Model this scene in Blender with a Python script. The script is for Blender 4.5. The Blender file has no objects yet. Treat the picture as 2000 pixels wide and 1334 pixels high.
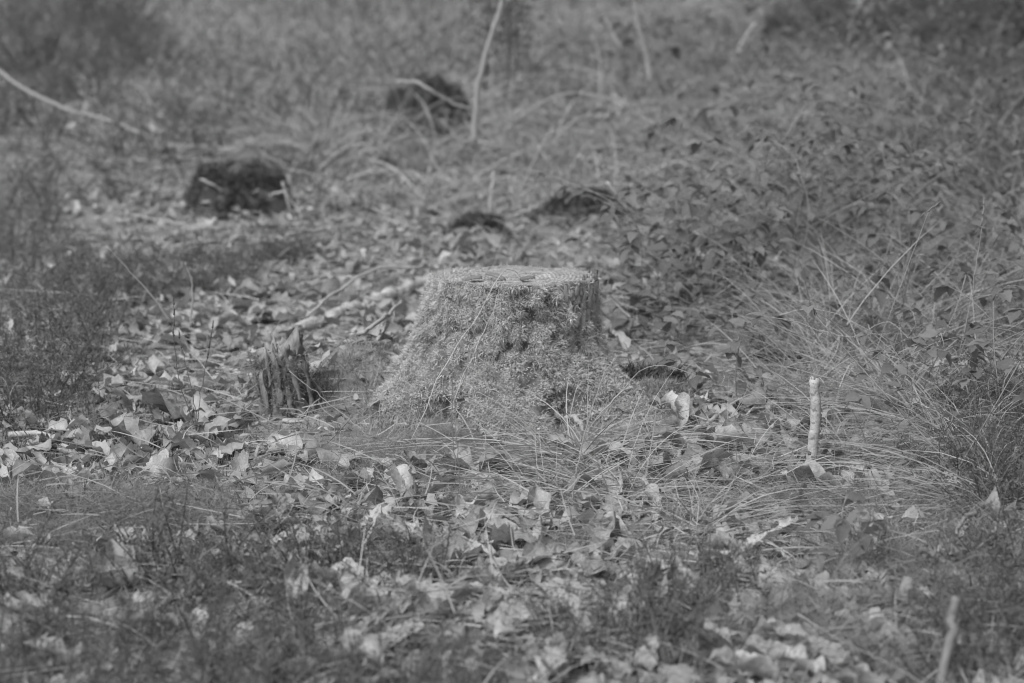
import bpy, math
import numpy as np
from mathutils import Matrix, Vector
R = np.random.default_rng(7)
scene = bpy.context.scene
COL = scene.collection
rad = math.radians

# ------------------------------------------------------------------ camera
CAM_H, PITCH, LENS = 1.05, rad(10.4), 85.0
FPX = 2000 * LENS / 36.0                      # focal length in pixels of the 2000 px wide photograph
cam_d = bpy.data.cameras.new('camera')
cam = bpy.data.objects.new('camera', cam_d)
COL.objects.link(cam)
cam.location = (0, 0, CAM_H)
cam.rotation_euler = (rad(90) - PITCH, 0, 0)
cam_d.lens = LENS
cam_d.sensor_width = 36.0
cam_d.clip_start = 0.05
cam_d.clip_end = 500
cam_d.dof.use_dof = True
cam_d.dof.focus_distance = 4.42
cam_d.dof.aperture_fstop = 4.2
scene.camera = cam

# ------------------------------------------------------------------ sky, sun, exposure
SUN_EL, SUN_AZ = rad(56), rad(-138)             # azimuth measured from +Y towards +X
world = bpy.data.worlds.new('World')
scene.world = world
world.use_nodes = True
wn, wl = world.node_tree.nodes, world.node_tree.links
wn.clear()
sky = wn.new('ShaderNodeTexSky')
sky.sky_type = 'NISHITA'
sky.sun_disc = False
sky.sun_elevation = SUN_EL
sky.sun_rotation = SUN_AZ
sky.air_density = 1.0
sky.dust_density = 4.0
bw = wn.new('ShaderNodeRGBToBW')               # the photograph is black and white
bg = wn.new('ShaderNodeBackground')
bg.inputs['Strength'].default_value = 0.115
wo = wn.new('ShaderNodeOutputWorld')
wl.new(sky.outputs[0], bw.inputs[0])
wl.new(bw.outputs[0], bg.inputs['Color'])
wl.new(bg.outputs[0], wo.inputs[0])
sun_d = bpy.data.lights.new('sun', 'SUN')
sun_d.energy = 1.5
sun_d.angle = rad(14)
sun = bpy.data.objects.new('sun', sun_d)
COL.objects.link(sun)
sd = Vector((math.sin(SUN_AZ) * math.cos(SUN_EL), math.cos(SUN_AZ) * math.cos(SUN_EL), math.sin(SUN_EL)))
sun.rotation_euler = sd.to_track_quat('Z', 'Y').to_euler()
sun.location = (-5, -4, 9)
vs = scene.view_settings
vs.view_transform = 'Standard'
vs.look = 'None'
vs.gamma = 1.0
vs.use_curve_mapping = False
vs.exposure = 0.66
scene.cycles.use_denoising = True
scene.cycles.use_adaptive_sampling = True
scene.cycles.adaptive_threshold = 0.008
scene.cycles.filter_width = 1.05
scene.cycles.max_bounces = 6
scene.cycles.diffuse_bounces = 4
scene.cycles.transmission_bounces = 4

# ------------------------------------------------------------------ helpers: noise, terrain, projection
def _hash(ix, iy, seed):
    n = (ix.astype(np.int64) * 374761393 + iy.astype(np.int64) * 668265263 + seed * 974634777) & 0x7fffffff
    n = ((n ^ (n >> 13)) * 1274126177) & 0x7fffffff
    return ((n ^ (n >> 16)) & 0xffff) / 65535.0
def vnoise(x, y, seed=0):
    x = np.asarray(x, float); y = np.asarray(y, float)
    ix, iy = np.floor(x), np.floor(y)
    fx, fy = x - ix, y - iy
    fx = fx * fx * (3 - 2 * fx); fy = fy * fy * (3 - 2 * fy)
    a = _hash(ix, iy, seed); b = _hash(ix + 1, iy, seed); c = _hash(ix, iy + 1, seed); d = _hash(ix + 1, iy + 1, seed)
    return (a * (1 - fx) + b * fx) * (1 - fy) + (c * (1 - fx) + d * fx) * fy
def fbm(x, y, seed=0, oct=4):
    s, a, t = 0, 1.0, 0
    for k in range(oct):
        s = s + a * (vnoise(x * 2 ** k, y * 2 ** k, seed + k * 17) - .5); t += a; a *= .5
    return s / t * 2
def cushions(x, y, seed):
    """Rounded cells: height 0..1 of the cushion, and a random number for each."""
    x, y = np.broadcast_arrays(np.asarray(x, float), np.asarray(y, float))
    ix, iy = np.floor(x), np.floor(y)
    best = np.full(x.shape, 9.0); rid = np.zeros(x.shape)
    for a in (-1, 0, 1):
        for b in (-1, 0, 1):
            cx, cy = ix + a, iy + b
            d = (cx + _hash(cx, cy, seed) - x) ** 2 + (cy + _hash(cx, cy, seed + 5) - y) ** 2
            m = d < best
            best = np.where(m, d, best); rid = np.where(m, _hash(cx, cy, seed + 9), rid)
    return np.clip(1 - best / .65, 0, 1), rid
def sstep(a, b, x):
    t = np.clip((x - a) / (b - a), 0, 1)
    return t * t * (3 - 2 * t)
SX, SY = 0.0, 4.90                              # axis of the big stump
BUMPS = [(-0.32, 5.12, .085, .15), (-0.42, 4.95, .05, .14), (-.72, 4.02, .05, .25), (.36, 4.66, .03, .16), (-.02, 4.48, .006, .2),
         (.13, 4.35, .012, .12), (-1.25, 5.6, .05, .3), (1.0, 4.9, .05, .3), (-.75, 3.4, .03, .35), (.25, 6.2, .05, .25), (.75, 5.6, .06, .35)]
def T(x, y):
    x = np.asarray(x, float); y = np.asarray(y, float)
    d = y - 8.0
    rise = 0.05 * (np.sqrt(d * d + 1.5) + d) / 2 * (1 - .45 * sstep(18, 45, y))
    z = rise + .035 * fbm(x * .9, y * .9, 3, 3) * sstep(.3, 1.2, np.hypot(x - SX, y - SY)) + .010 * fbm(x * 6, y * 6, 9, 3)
    z = z + .018 * np.exp(-((x - SX) ** 2 + (y - SY) ** 2) / .42 ** 2)
    z = z + .16 * sstep(.75, 2.2, x - .1 * (y - 5)) * sstep(3, 5, y)
    for bx, by, h, r in BUMPS:
        z = z + h * np.exp(-((x - bx) ** 2 + (y - by) ** 2) / r ** 2)
    return z
CP, SP = math.cos(PITCH), math.sin(PITCH)
def proj(x, y, z):
    dz = z - CAM_H
    dep = y * CP - dz * SP
    up = y * SP + dz * CP
    return 1000 + FPX * x / dep, 667 - FPX * up / dep, dep
def ray(u, v):
    a, b = (u - 1000) / FPX, (667 - v) / FPX
    return a, CP + b * SP, -SP + b * CP         # x, y, z of the direction (depth 1)
def at(u, v, Y):
    a, b, c = ray(u, v)
    t = Y / b
    return np.array([a * t, Y, CAM_H + c * t])
def gnd(u, v, lift=0.0):
    """The point of the ground seen in pixel (u, v)."""
    a, b, c = ray(u, v)
    t = np.linspace(2.0, 60, 6000)
    h = CAM_H + c * t - T(a * t, b * t) - lift
    i = int(np.argmax(h < 0)) if (h < 0).any() else len(t) - 1
    k = t[i - 1] + (t[i] - t[i - 1]) * h[i - 1] / (h[i - 1] - h[i] + 1e-12)
    return np.array([a * k, b * k, float(T(a * k, b * k)) + lift])
GX = np.linspace(0, 2000, 9); GY = np.linspace(0, 1334, 7)
def cmap(rows, u, v):
    """A coarse density table over the ground in view."""
    m = np.array(rows, float)
    fu = np.clip(u / 250, 0, 7.999); fv = np.clip(v / (1334 / 6), 0, 5.999)
    i, j = fu.astype(int), fv.astype(int)
    a, b = fu - i, fv - j
    return (m[j, i] * (1 - a) + m[j, i + 1] * a) * (1 - b) + (m[j + 1, i] * (1 - a) + m[j + 1, i + 1] * a) * b
def scatter(n, y0, y1, e=1.5, rows=None, clump=None):
    """n tries of ground points in a wedge wider than the view; density ~ y**-e per unit area times the table."""
    q = 2 - e                                   # wedge width ~ y
    s = R.random(n)
    y = (y0 ** q + s * (y1 ** q - y0 ** q)) ** (1 / q) if abs(q) > 1e-6 else y0 * (y1 / y0) ** s
    x = (R.random(n) * 2 - 1) * (.25 * y + .12)
    z = T(x, y)
    u, v, dep = proj(x, y, z)
    keep = np.hypot((x - SX), (y - SY)) > .19
    if rows is not None:
        p = cmap(rows, u, v)
        if clump:
            p = p * np.clip(.72 + clump[1] * fbm(x * clump[0], y * clump[0], 31, 3), 0, 1.6)
        keep &= R.random(n) < p
    return np.stack([x, y, z], 1)[keep]

# ------------------------------------------------------------------ helpers: meshes and objects
def make_mesh(name, V, F, mat=None, tone=None, uv=None, smooth=True):
    """V (n,3); F a list of index arrays (m,3) or (m,4)."""
    me = bpy.data.meshes.new(name)
    V = np.ascontiguousarray(V, np.float32)
    F = [np.asarray(f, np.int32) for f in (F if isinstance(F, list) else [F]) if len(f)]
    me.vertices.add(len(V)); me.vertices.foreach_set('co', V.ravel())
    loops = np.concatenate([f.ravel() for f in F])
    sizes = np.concatenate([np.full(len(f), f.shape[1], np.int32) for f in F])
    me.loops.add(len(loops)); me.loops.foreach_set('vertex_index', loops)
    me.polygons.add(len(sizes))
    me.polygons.foreach_set('loop_start', np.concatenate([[0], np.cumsum(sizes)[:-1]]).astype(np.int32))
    me.polygons.foreach_set('loop_total', sizes)
    if smooth:
        me.polygons.foreach_set('use_smooth', np.ones(len(sizes), bool))
    at_ = me.attributes.new('tone', 'FLOAT', 'POINT')
    at_.data.foreach_set('value', np.ascontiguousarray(tone if tone is not None else np.full(len(V), .5), np.float32))
    if uv is not None:
        l = me.uv_layers.new(name='UVMap')
        l.data.foreach_set('uv', np.ascontiguousarray(uv[loops], np.float32).ravel())
    me.update(calc_edges=True)
    if mat:
        me.materials.append(mat)
    return me
def obj(name, me, parent=None, label=None, cat=None, group=None, kind=None, M=None):
    o = bpy.data.objects.new(name, me)
    COL.objects.link(o)
    if M is not None:
        o.matrix_world = M
    if parent is not None:
        o.parent = parent
    tag(o, label, cat, group, kind)
    return o
def tag(o, label=None, cat=None, group=None, kind=None):
    if label: o['label'] = label
    if cat: o['category'] = cat
    if group: o['group'] = group
    if kind: o['kind'] = kind
    return o
def empty(name, loc, label, cat, group=None, rz=0.0):
    o = obj(name, None, None, label, cat, group)
    o.location = loc
    o.rotation_euler = (0, 0, rz)
    o.empty_display_size = .05
    return o
class Bag:
    """Collects pieces of one mesh."""
    def __init__(s): s.V, s.Q, s.Tr, s.t, s.n = [], [], [], [], 0
    def add(s, V, Q=(), Tr=(), tone=.5):
        V = np.asarray(V, float)
        if len(Q): s.Q.append(np.asarray(Q) + s.n)
        if len(Tr): s.Tr.append(np.asarray(Tr) + s.n)
        s.V.append(V); s.t.append(np.broadcast_to(np.asarray(tone, float), (len(V),))); s.n += len(V)
        return s
    def mesh(s, name, mat, smooth=True):
        F = []
        if s.Q: F.append(np.concatenate(s.Q))
        if s.Tr: F.append(np.concatenate(s.Tr))
        return make_mesh(name, np.concatenate(s.V), F, mat, np.concatenate(s.t), smooth=smooth)
def nrm(a):
    return a / (np.linalg.norm(a, axis=-1, keepdims=True) + 1e-12)
def ribbons(P, D, L, W, B, seg=3, tone=None, side=None, tipw=0.0, prof=None):
    """Curved tapering strips: p(t) = P + D L t + B L t^2."""
    n = len(P)
    L = np.broadcast_to(L, (n,)); W = np.broadcast_to(W, (n,))
    if side is None:
        side = nrm(np.cross(D, R.normal(size=(n, 3))))
    t = np.linspace(0, 1, seg + 1)
    ctr = P[:, None] + D[:, None] * (L[:, None] * t)[..., None] + B[:, None] * (L[:, None] * t * t)[..., None]
    w = (1 - (1 - tipw) * t ** 2.2) if prof is None else np.asarray(prof)
    off = side[:, None] * (W[:, None] * w * .5)[..., None]
    a, b = ctr[:, :-1] - off[:, :-1], ctr[:, :-1] + off[:, :-1]
    V = np.concatenate([np.stack([a, b], 2).reshape(n, 2 * seg, 3), ctr[:, -1:]], 1)
    m = 2 * seg + 1
    base = (np.arange(n) * m)[:, None, None]
    q = np.array([[2 * k, 2 * k + 1, 2 * k + 3, 2 * k + 2] for k in range(seg - 1)])
    Q = (base + q[None]).reshape(-1, 4) if seg > 1 else np.zeros((0, 4), int)
    tr = (base[:, :, 0] + np.array([[2 * seg - 2, 2 * seg - 1, 2 * seg]])).reshape(-1, 3)
    tn = np.repeat(tone if tone is not None else R.random(n), m)
    return V.reshape(-1, 3), Q, tr, tn
def resample(pts, n):
    p = np.asarray(pts, float)
    if len(p) < 3:
        t = np.linspace(0, 1, n)[:, None]
        return p[0] * (1 - t) + p[-1] * t
    e = np.vstack([2 * p[0] - p[1], p, 2 * p[-1] - p[-2]])
    out = []
    for s in np.linspace(0, len(p) - 1 - 1e-9, n):
        i = int(s); f = s - i
        a, b, c, d = e[i:i + 4]
        out.append(.5 * (2 * b + (c - a) * f + (2 * a - 5 * b + 4 * c - d) * f * f + (3 * b - a - 3 * c + d) * f ** 3))
    return np.array(out)
def tube(pts, r0, r1=None, n=12, sides=6, wob=0.0, knob=0.0, cap=True):
    r1 = r0 if r1 is None else r1
    c = resample(pts, n)
    if wob:
        c[1:-1] += R.normal(size=(n - 2, 3)) * wob
    tg = nrm(np.gradient(c, axis=0))
    ref = np.array([0, 0, 1.0]) if abs(tg[0, 2]) < .9 else np.array([1.0, 0, 0])
    a = nrm(np.cross(tg, ref)); b = np.cross(tg, a)
    rr = np.linspace(r0, r1, n) * (1 + knob * R.normal(size=n))
    th = np.arange(sides) / sides * 2 * math.pi
    V = c[:, None] + (a[:, None] * np.cos(th)[None, :, None] + b[:, None] * np.sin(th)[None, :, None]) * rr[:, None, None]
    V = V.reshape(-1, 3)
    k = np.arange(sides)
    Q = np.concatenate([np.stack([i * sides + k, i * sides + (k + 1) % sides, (i + 1) * sides + (k + 1) % sides, (i + 1) * sides + k], 1) for i in range(n - 1)])
    Tr = []
    if cap:
        V = np.vstack([V, c[0], c[-1]])
        m = n * sides
        Tr = np.concatenate([np.stack([np.full(sides, m), (k + 1) % sides, k], 1), np.stack([np.full(sides, m + 1), (n - 1) * sides + k, (n - 1) * sides + (k + 1) % sides], 1)])
    return V, Q, Tr

# ------------------------------------------------------------------ materials (grey: the photograph has no colour)
def gmat(name, lo, hi, src='attr', nscale=60.0, nmix=.35, transl=0.0, rough=.8, bump=0.0, bscale=300.0, spec=.2, stretch=None, veins=False, dark_spots=None):
    m = bpy.data.materials.new(name)
    m.use_nodes = True
    N, Lk = m.node_tree.nodes, m.node_tree.links
    N.clear()
    out = N.new('ShaderNodeOutputMaterial')
    p = N.new('ShaderNodeBsdfPrincipled')
    p.inputs['Roughness'].default_value = rough
    p.inputs['Specular IOR Level'].default_value = spec
    tc = N.new('ShaderNodeTexCoord')
    vec = tc.outputs['Object']
    if stretch:
        mp = N.new('ShaderNodeMapping')
        mp.inputs['Scale'].default_value = stretch
        Lk.new(vec, mp.inputs['Vector'])
        vec = mp.outputs[0]
    no = N.new('ShaderNodeTexNoise')
    no.inputs['Scale'].default_value = nscale
    no.inputs['Detail'].default_value = 5
    no.inputs['Roughness'].default_value = .65
    Lk.new(vec, no.inputs['Vector'])
    if src == 'attr':
        a = N.new('ShaderNodeAttribute'); a.attribute_name = 'tone'; f = a.outputs['Fac']
    elif src == 'obj':
        a = N.new('ShaderNodeObjectInfo'); f = a.outputs['Random']
        if veins:
            pw = N.new('ShaderNodeMath'); pw.operation = 'POWER'; pw.inputs[1].default_value = 1.5; Lk.new(f, pw.inputs[0]); f = pw.outputs[0]
    else:
        a = N.new('ShaderNodeValue'); a.outputs[0].default_value = .5; f = a.outputs[0]
    def math_(op, x, y):
        q = N.new('ShaderNodeMath'); q.operation = op
        for i, s in enumerate((x, y)):
            if isinstance(s, (int, float)): q.inputs[i].default_value = s
            else: Lk.new(s, q.inputs[i])
        return q.outputs[0]
    g = math_('ADD', math_('MULTIPLY', f, 1 - nmix), math_('MULTIPLY', math_('ADD', math_('MULTIPLY', math_('SUBTRACT', no.outputs['Fac'], .5), 2.6), .5), nmix))
    mr = N.new('ShaderNodeMapRange')
    mr.inputs['To Min'].default_value = lo
    mr.inputs['To Max'].default_value = hi
    Lk.new(g, mr.inputs['Value'])
    c = mr.outputs[0]
    if dark_spots:
        n2 = N.new('ShaderNodeTexNoise'); n2.inputs['Scale'].default_value = dark_spots[0]; n2.inputs['Detail'].default_value = 3
        Lk.new(tc.outputs['Object'], n2.inputs['Vector'])
        m2 = N.new('ShaderNodeMapRange'); m2.inputs['From Min'].default_value = dark_spots[1]; m2.inputs['From Max'].default_value = dark_spots[1] + .06
        m2.inputs['To Min'].default_value = 1.0; m2.inputs['To Max'].default_value = dark_spots[2]
        Lk.new(n2.outputs['Fac'], m2.inputs['Value'])
        c = math_('MULTIPLY', c, m2.outputs[0])
    h = None
    if veins:
        uv = N.new('ShaderNodeSeparateXYZ'); Lk.new(tc.outputs['UV'], uv.inputs[0])
        au = math_('ABSOLUTE', math_('SUBTRACT', uv.outputs[0], .5), 0.0)
        ph = math_('SUBTRACT', math_('MULTIPLY', uv.outputs[1], 8.0), math_('MULTIPLY', au, 7.0))
        tri = math_('ABSOLUTE', math_('SUBTRACT', math_('FRACT', ph, 0.0), .5), 0.0)
        ridge = math_('LESS_THAN', tri, .07)
        mid = math_('LESS_THAN', au, .022)
        h = math_('MAXIMUM', ridge, mid)
        c = math_('MULTIPLY', c, math_('ADD', math_('MULTIPLY', h, .13), 1.0))
    Lk.new(c, p.inputs['Base Color'])
    if bump:
        nb = N.new('ShaderNodeTexNoise'); nb.inputs['Scale'].default_value = bscale; nb.inputs['Detail'].default_value = 4
        Lk.new(vec, nb.inputs['Vector'])
        hh = nb.outputs['Fac'] if h is None else math_('ADD', nb.outputs['Fac'], h)
        b = N.new('ShaderNodeBump'); b.inputs['Strength'].default_value = bump; b.inputs['Distance'].default_value = .003
        Lk.new(hh, b.inputs['Height']); Lk.new(b.outputs[0], p.inputs['Normal'])
    if transl:
        tl = N.new('ShaderNodeBsdfTranslucent'); Lk.new(c, tl.inputs['Color'])
        mx = N.new('ShaderNodeMixShader'); mx.inputs[0].default_value = transl
        Lk.new(p.outputs[0], mx.inputs[1]); Lk.new(tl.outputs[0], mx.inputs[2])
        Lk.new(mx.outputs[0], out.inputs[0])
    else:
        Lk.new(p.outputs[0], out.inputs[0])
    return m
M_ground = gmat('forest_soil', .10, .26, 'none', 9, 1.0, bump=.8, bscale=90, rough=.95)
M_moss = gmat('stump_moss', .30, .72, 'attr', 18, .25, transl=.15, rough=.75)
M_moss_bed = gmat('moss_bed', .10, .22, 'none', 30, 1.0, bump=.8, bscale=160)
M_gmoss = gmat('ground_moss', .18, .48, 'attr', 9, .35, transl=.25)
M_dmoss = gmat('dark_moss', .05, .14, 'attr', 12, .3, transl=.15)
M_bark = gmat('stump_bark', .05, .36, 'attr', 70, .35, bump=.9, bscale=160, stretch=(1, 1, .35))
M_plate = gmat('bark_plate', .34, .66, 'obj', 120, .5, bump=.8, bscale=260, stretch=(1, 1, .4))
M_cut = gmat('sawn_wood', .16, .48, 'none', 55, 1.0, bump=.9, bscale=150, stretch=(1, 2.5, 1))
def add_rings(m):
    N, Lk = m.node_tree.nodes, m.node_tree.links
    p = next(n for n in N if n.type == 'BSDF_PRINCIPLED')
    tc = N.new('ShaderNodeTexCoord')
    w = N.new('ShaderNodeTexWave'); w.wave_type = 'RINGS'; w.rings_direction = 'Z'; w.inputs['Scale'].default_value = 38; w.inputs['Distortion'].default_value = 3.0; w.inputs['Detail Scale'].default_value = 3
    Lk.new(tc.outputs['Object'], w.inputs['Vector'])
    src = p.inputs['Base Color'].links[0].from_socket
    mr = N.new('ShaderNodeMapRange'); mr.inputs['To Min'].default_value = .62; mr.inputs['To Max'].default_value = 1.1
    Lk.new(w.outputs['Fac'], mr.inputs['Value'])
    mu = N.new('ShaderNodeMath'); mu.operation = 'MULTIPLY'
    Lk.new(src, mu.inputs[0]); Lk.new(mr.outputs[0], mu.inputs[1]); Lk.new(mu.outputs[0], p.inputs['Base Color'])
add_rings(M_cut)
M_wood = gmat('weathered_wood', .22, .48, 'attr', 90, .5, bump=.7, bscale=220)
M_snag = gmat('rotten_wood', .09, .30, 'attr', 110, .6, bump=.9, bscale=200, stretch=(1, 1, .25))
M_snagp = gmat('log_wood', .20, .50, 'none', 60, 1.0, bump=1.0, bscale=120, stretch=(.4, 1, 1.4), dark_spots=(28, .60, .45))
M_chip = gmat('bark_chip', .11, .26, 'obj', 120, .5, bump=.6)
M_leaf = gmat('dry_leaf', .15, .60, 'obj', 5, .5, transl=.2, rough=.75, bump=.6, bscale=16, veins=True, dark_spots=(9, .60, .6))
M_leafp = gmat('pale_dry_leaf', .30, .54, 'obj', 5, .5, transl=.2, rough=.75, bump=.6, bscale=16, veins=True, dark_spots=(9, .60, .6))
M_leafs = gmat('dry_leaf_litter', .15, .54, 'attr', 70, .35, transl=.25, rough=.75, bump=.3, bscale=160)
M_straw = gmat('dry_straw', .22, .52, 'attr', 12, .2, transl=.3, rough=.6)
M_grass = gmat('grass', .17, .38, 'attr', 6, .3, transl=.35, rough=.6)
M_heath = gmat('heather_foliage', .09, .21, 'attr', 10, .3, transl=.3)
M_hstem = gmat('heather_stem', .08, .18, 'attr', 10, .3)
M_bramble = gmat('bramble_leaf', .13, .29, 'obj', 4, .3, transl=.45, rough=.55, spec=.3, veins=True, bump=.3, bscale=14)
M_bstem = gmat('bramble_stem', .16, .30, 'obj', 60, .3)
M_stick = gmat('bare_stick', .24, .46, 'obj', 80, .5, bump=.5, bscale=160)
M_dstick = gmat('dark_stick', .08, .18, 'obj', 80, .5, bump=.5, bscale=160)
M_birch = gmat('pale_birch', .26, .48, 'none', 60, 1.0, bump=.5, dark_spots=(70, .56, .5))
M_far = gmat('far_stick', .20, .32, 'obj', 80, .5, bump=.4)
M_mid = gmat('mid_stick', .26, .38, 'obj', 80, .5, bump=.4)
M_pstraw = gmat('pale_straw', .36, .52, 'attr', 12, .2, transl=.2, rough=.6)
M_dull = gmat('dull_stem', .15, .24, 'obj', 80, .5, bump=.4)
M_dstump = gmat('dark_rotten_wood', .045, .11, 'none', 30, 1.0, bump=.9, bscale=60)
M_bgrass = gmat('heath_grass', .06, .175, 'attr', 1.5, .45, transl=.3)

# ------------------------------------------------------------------ labels that say where a repeated thing stands
MARKS = [(1000, 760, 'the mossy stump'), (1588, 860, 'the birch stake'), (560, 740, 'the splintered stump'), (468, 390, 'the squat dark stump'), (935, 450, 'the small dark stump'),
         (1130, 405, 'the low dark hummock'), (1130, 905, 'the straw tangle'), (1650, 1085, 'the dark bramble seedling'), (785, 1000, 'the large broken leaf'), (1330, 1178, 'the rolled standing leaf'),
         (697, 1204, 'the boat-shaped leaf'), (385, 760, 'the three seed stalks'), (670, 620, 'the pale log'), (940, 200, 'the pale jointed stem'), (1630, 270, 'the bent pale stick'),
         (935, 1082, 'the widest ragged leaf'), (1880, 860, 'the arching straw tussocks'), (120, 205, 'the long rising branch'), (1850, 1260, 'the blurred front stem'), (520, 900, 'the curled dead blades'),
         (1525, 70, 'the farthest dark stump'), (1800, 520, 'the tall grass stalks'), (58, 700, 'the hanging crumpled leaf'), (1720, 1035, 'the bright upright leaf'), (306, 930, 'the cupped leaf'),
         (232, 740, 'the wide lobed leaf'), (236, 1140, 'the blurred heather leaf'), (1400, 520, 'the tall bramble shoot'), (1250, 80, 'the tall dead stem'), (1408, 956, 'the rounded grey leaf')]
def where(u, v):
    dx, dy, nm = min(((u - a, v - b, n) for a, b, n in MARKS), key=lambda q: math.hypot(q[0], q[1] * 1.5))
    if abs(dx) > abs(dy) * 1.3:
        return ('right of ' if dx > 0 else 'left of ') + nm
    return ('in front of ' if dy > 0 else 'behind ') + nm
ORD = ['first', 'second', 'third', 'fourth', 'fifth', 'sixth', 'seventh', 'eighth', 'ninth', 'tenth', 'eleventh', 'twelfth']
def settle_labels():
    """Things that still share a label are told apart by their order from the left."""
    by = {}
    for o in COL.objects:
        if o.parent is None and o.get('label') and o.get('group'):
            by.setdefault(o['label'], []).append(o)
    for lab, os_ in by.items():
        if len(os_) > 1:
            os_.sort(key=lambda o: float(proj(*o.matrix_basis.translation)[0]))
            for k, o in enumerate(os_):
                o['label'] = lab + ', ' + (ORD[k] + ' from the left' if k < 12 else (ORD[len(os_) - 1 - k] + ' from the right' if len(os_) - 1 - k < 12 else 'near the middle'))

# ------------------------------------------------------------------ the ground
def ground():
    ys = np.concatenate([np.linspace(1.2, 3, 60), np.linspace(3.02, 7, 330), np.linspace(7.03, 12, 120), np.linspace(12.1, 30, 90), np.linspace(31, 320, 40)])
    s = np.linspace(-1, 1, 260)
    hw = .34 * ys + .6 + .02 * np.maximum(ys - 30, 0) ** 1.3
    X = s[None] * hw[:, None]; Y = np.repeat(ys[:, None], len(s), 1)
    Z = T(X, Y) + .004 * fbm(X * 30, Y * 30, 51, 3)
    V = np.stack([X, Y, Z], -1).reshape(-1, 3)
    n, m = len(ys), len(s)
    i = np.arange(n - 1)[:, None] * m + np.arange(m - 1)[None]
    Q = np.stack([i, i + 1, i + m + 1, i + m], -1).reshape(-1, 4)
    obj('ground', make_mesh('ground', V, Q, M_ground), kind='structure')
ground()

# ------------------------------------------------------------------ the big mossy stump
ZH = np.array([-.09, -.03, 0, .03, .05, .10, .13, .17, .20, .25, .285])
RL = np.array([.285, .278, .274, .271, .262, .229, .206, .190, .182, .176, .164])
RR = np.array([.31, .290, .278, .258, .240, .210, .192, .176, .175, .176, .176])
def ztop(x, y):
    return .287 - .040 * (y - SY) + .004 * fbm(x * 18, y * 18, 5, 2)
def prof(z, th):
    k = (1 - np.cos(th)) / 2
    r = np.interp(z, ZH, RR) * (1 - k) + np.interp(z, ZH, RL) * k
    low = np.clip((.13 - z) / .13, 0, 1.4)
    for a, w, amp in ((-24, 14, .17), (-156, 18, .035), (-96, 14, .06), (60, 20, .06), (130, 20, .06), (-126, 13, -.095), (-62, 12, -.085), (-78, 7, .03)):
        dth = (th - rad(a) + math.pi) % (2 * math.pi) - math.pi
        r = r + amp * low ** 1.5 * np.exp(-(dth / rad(w)) ** 2)
    return r
def bare(th, z):
    """1 where bark shows: the upper part on the right."""
    d = (th + rad(14) + math.pi) % (2 * math.pi) - math.pi
    lim = .192 + .11 * sstep(rad(16), rad(54), np.abs(d)) + .045 * fbm(th * 5, z * 22, 77, 2)
    return sstep(-.012, .018, z - lim) * sstep(rad(64), rad(46), np.abs(d))
def surf(th, z, moss=True):
    r = prof(z, th)
    b = bare(th, z)
    ax, az = th * .2 / .045, z / .045
    h1, _ = cushions(th * .2 / .034 + .3 * fbm(ax, az, 7, 2), z / .028, 3)
    h2, _ = cushions(th * .2 / .015, z / .014, 13)
    r = r + (1 - b) * (.016 * fbm(ax, az, 21, 3) + .013 * h1 + .005 * h2 - .010)
    r = r - b * .007 * (np.abs(fbm(th * 11, z * 7, 61, 3)) < .13) - .003 * b
    return np.stack([SX + r * np.cos(th), SY + r * np.sin(th), z], -1)
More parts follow.
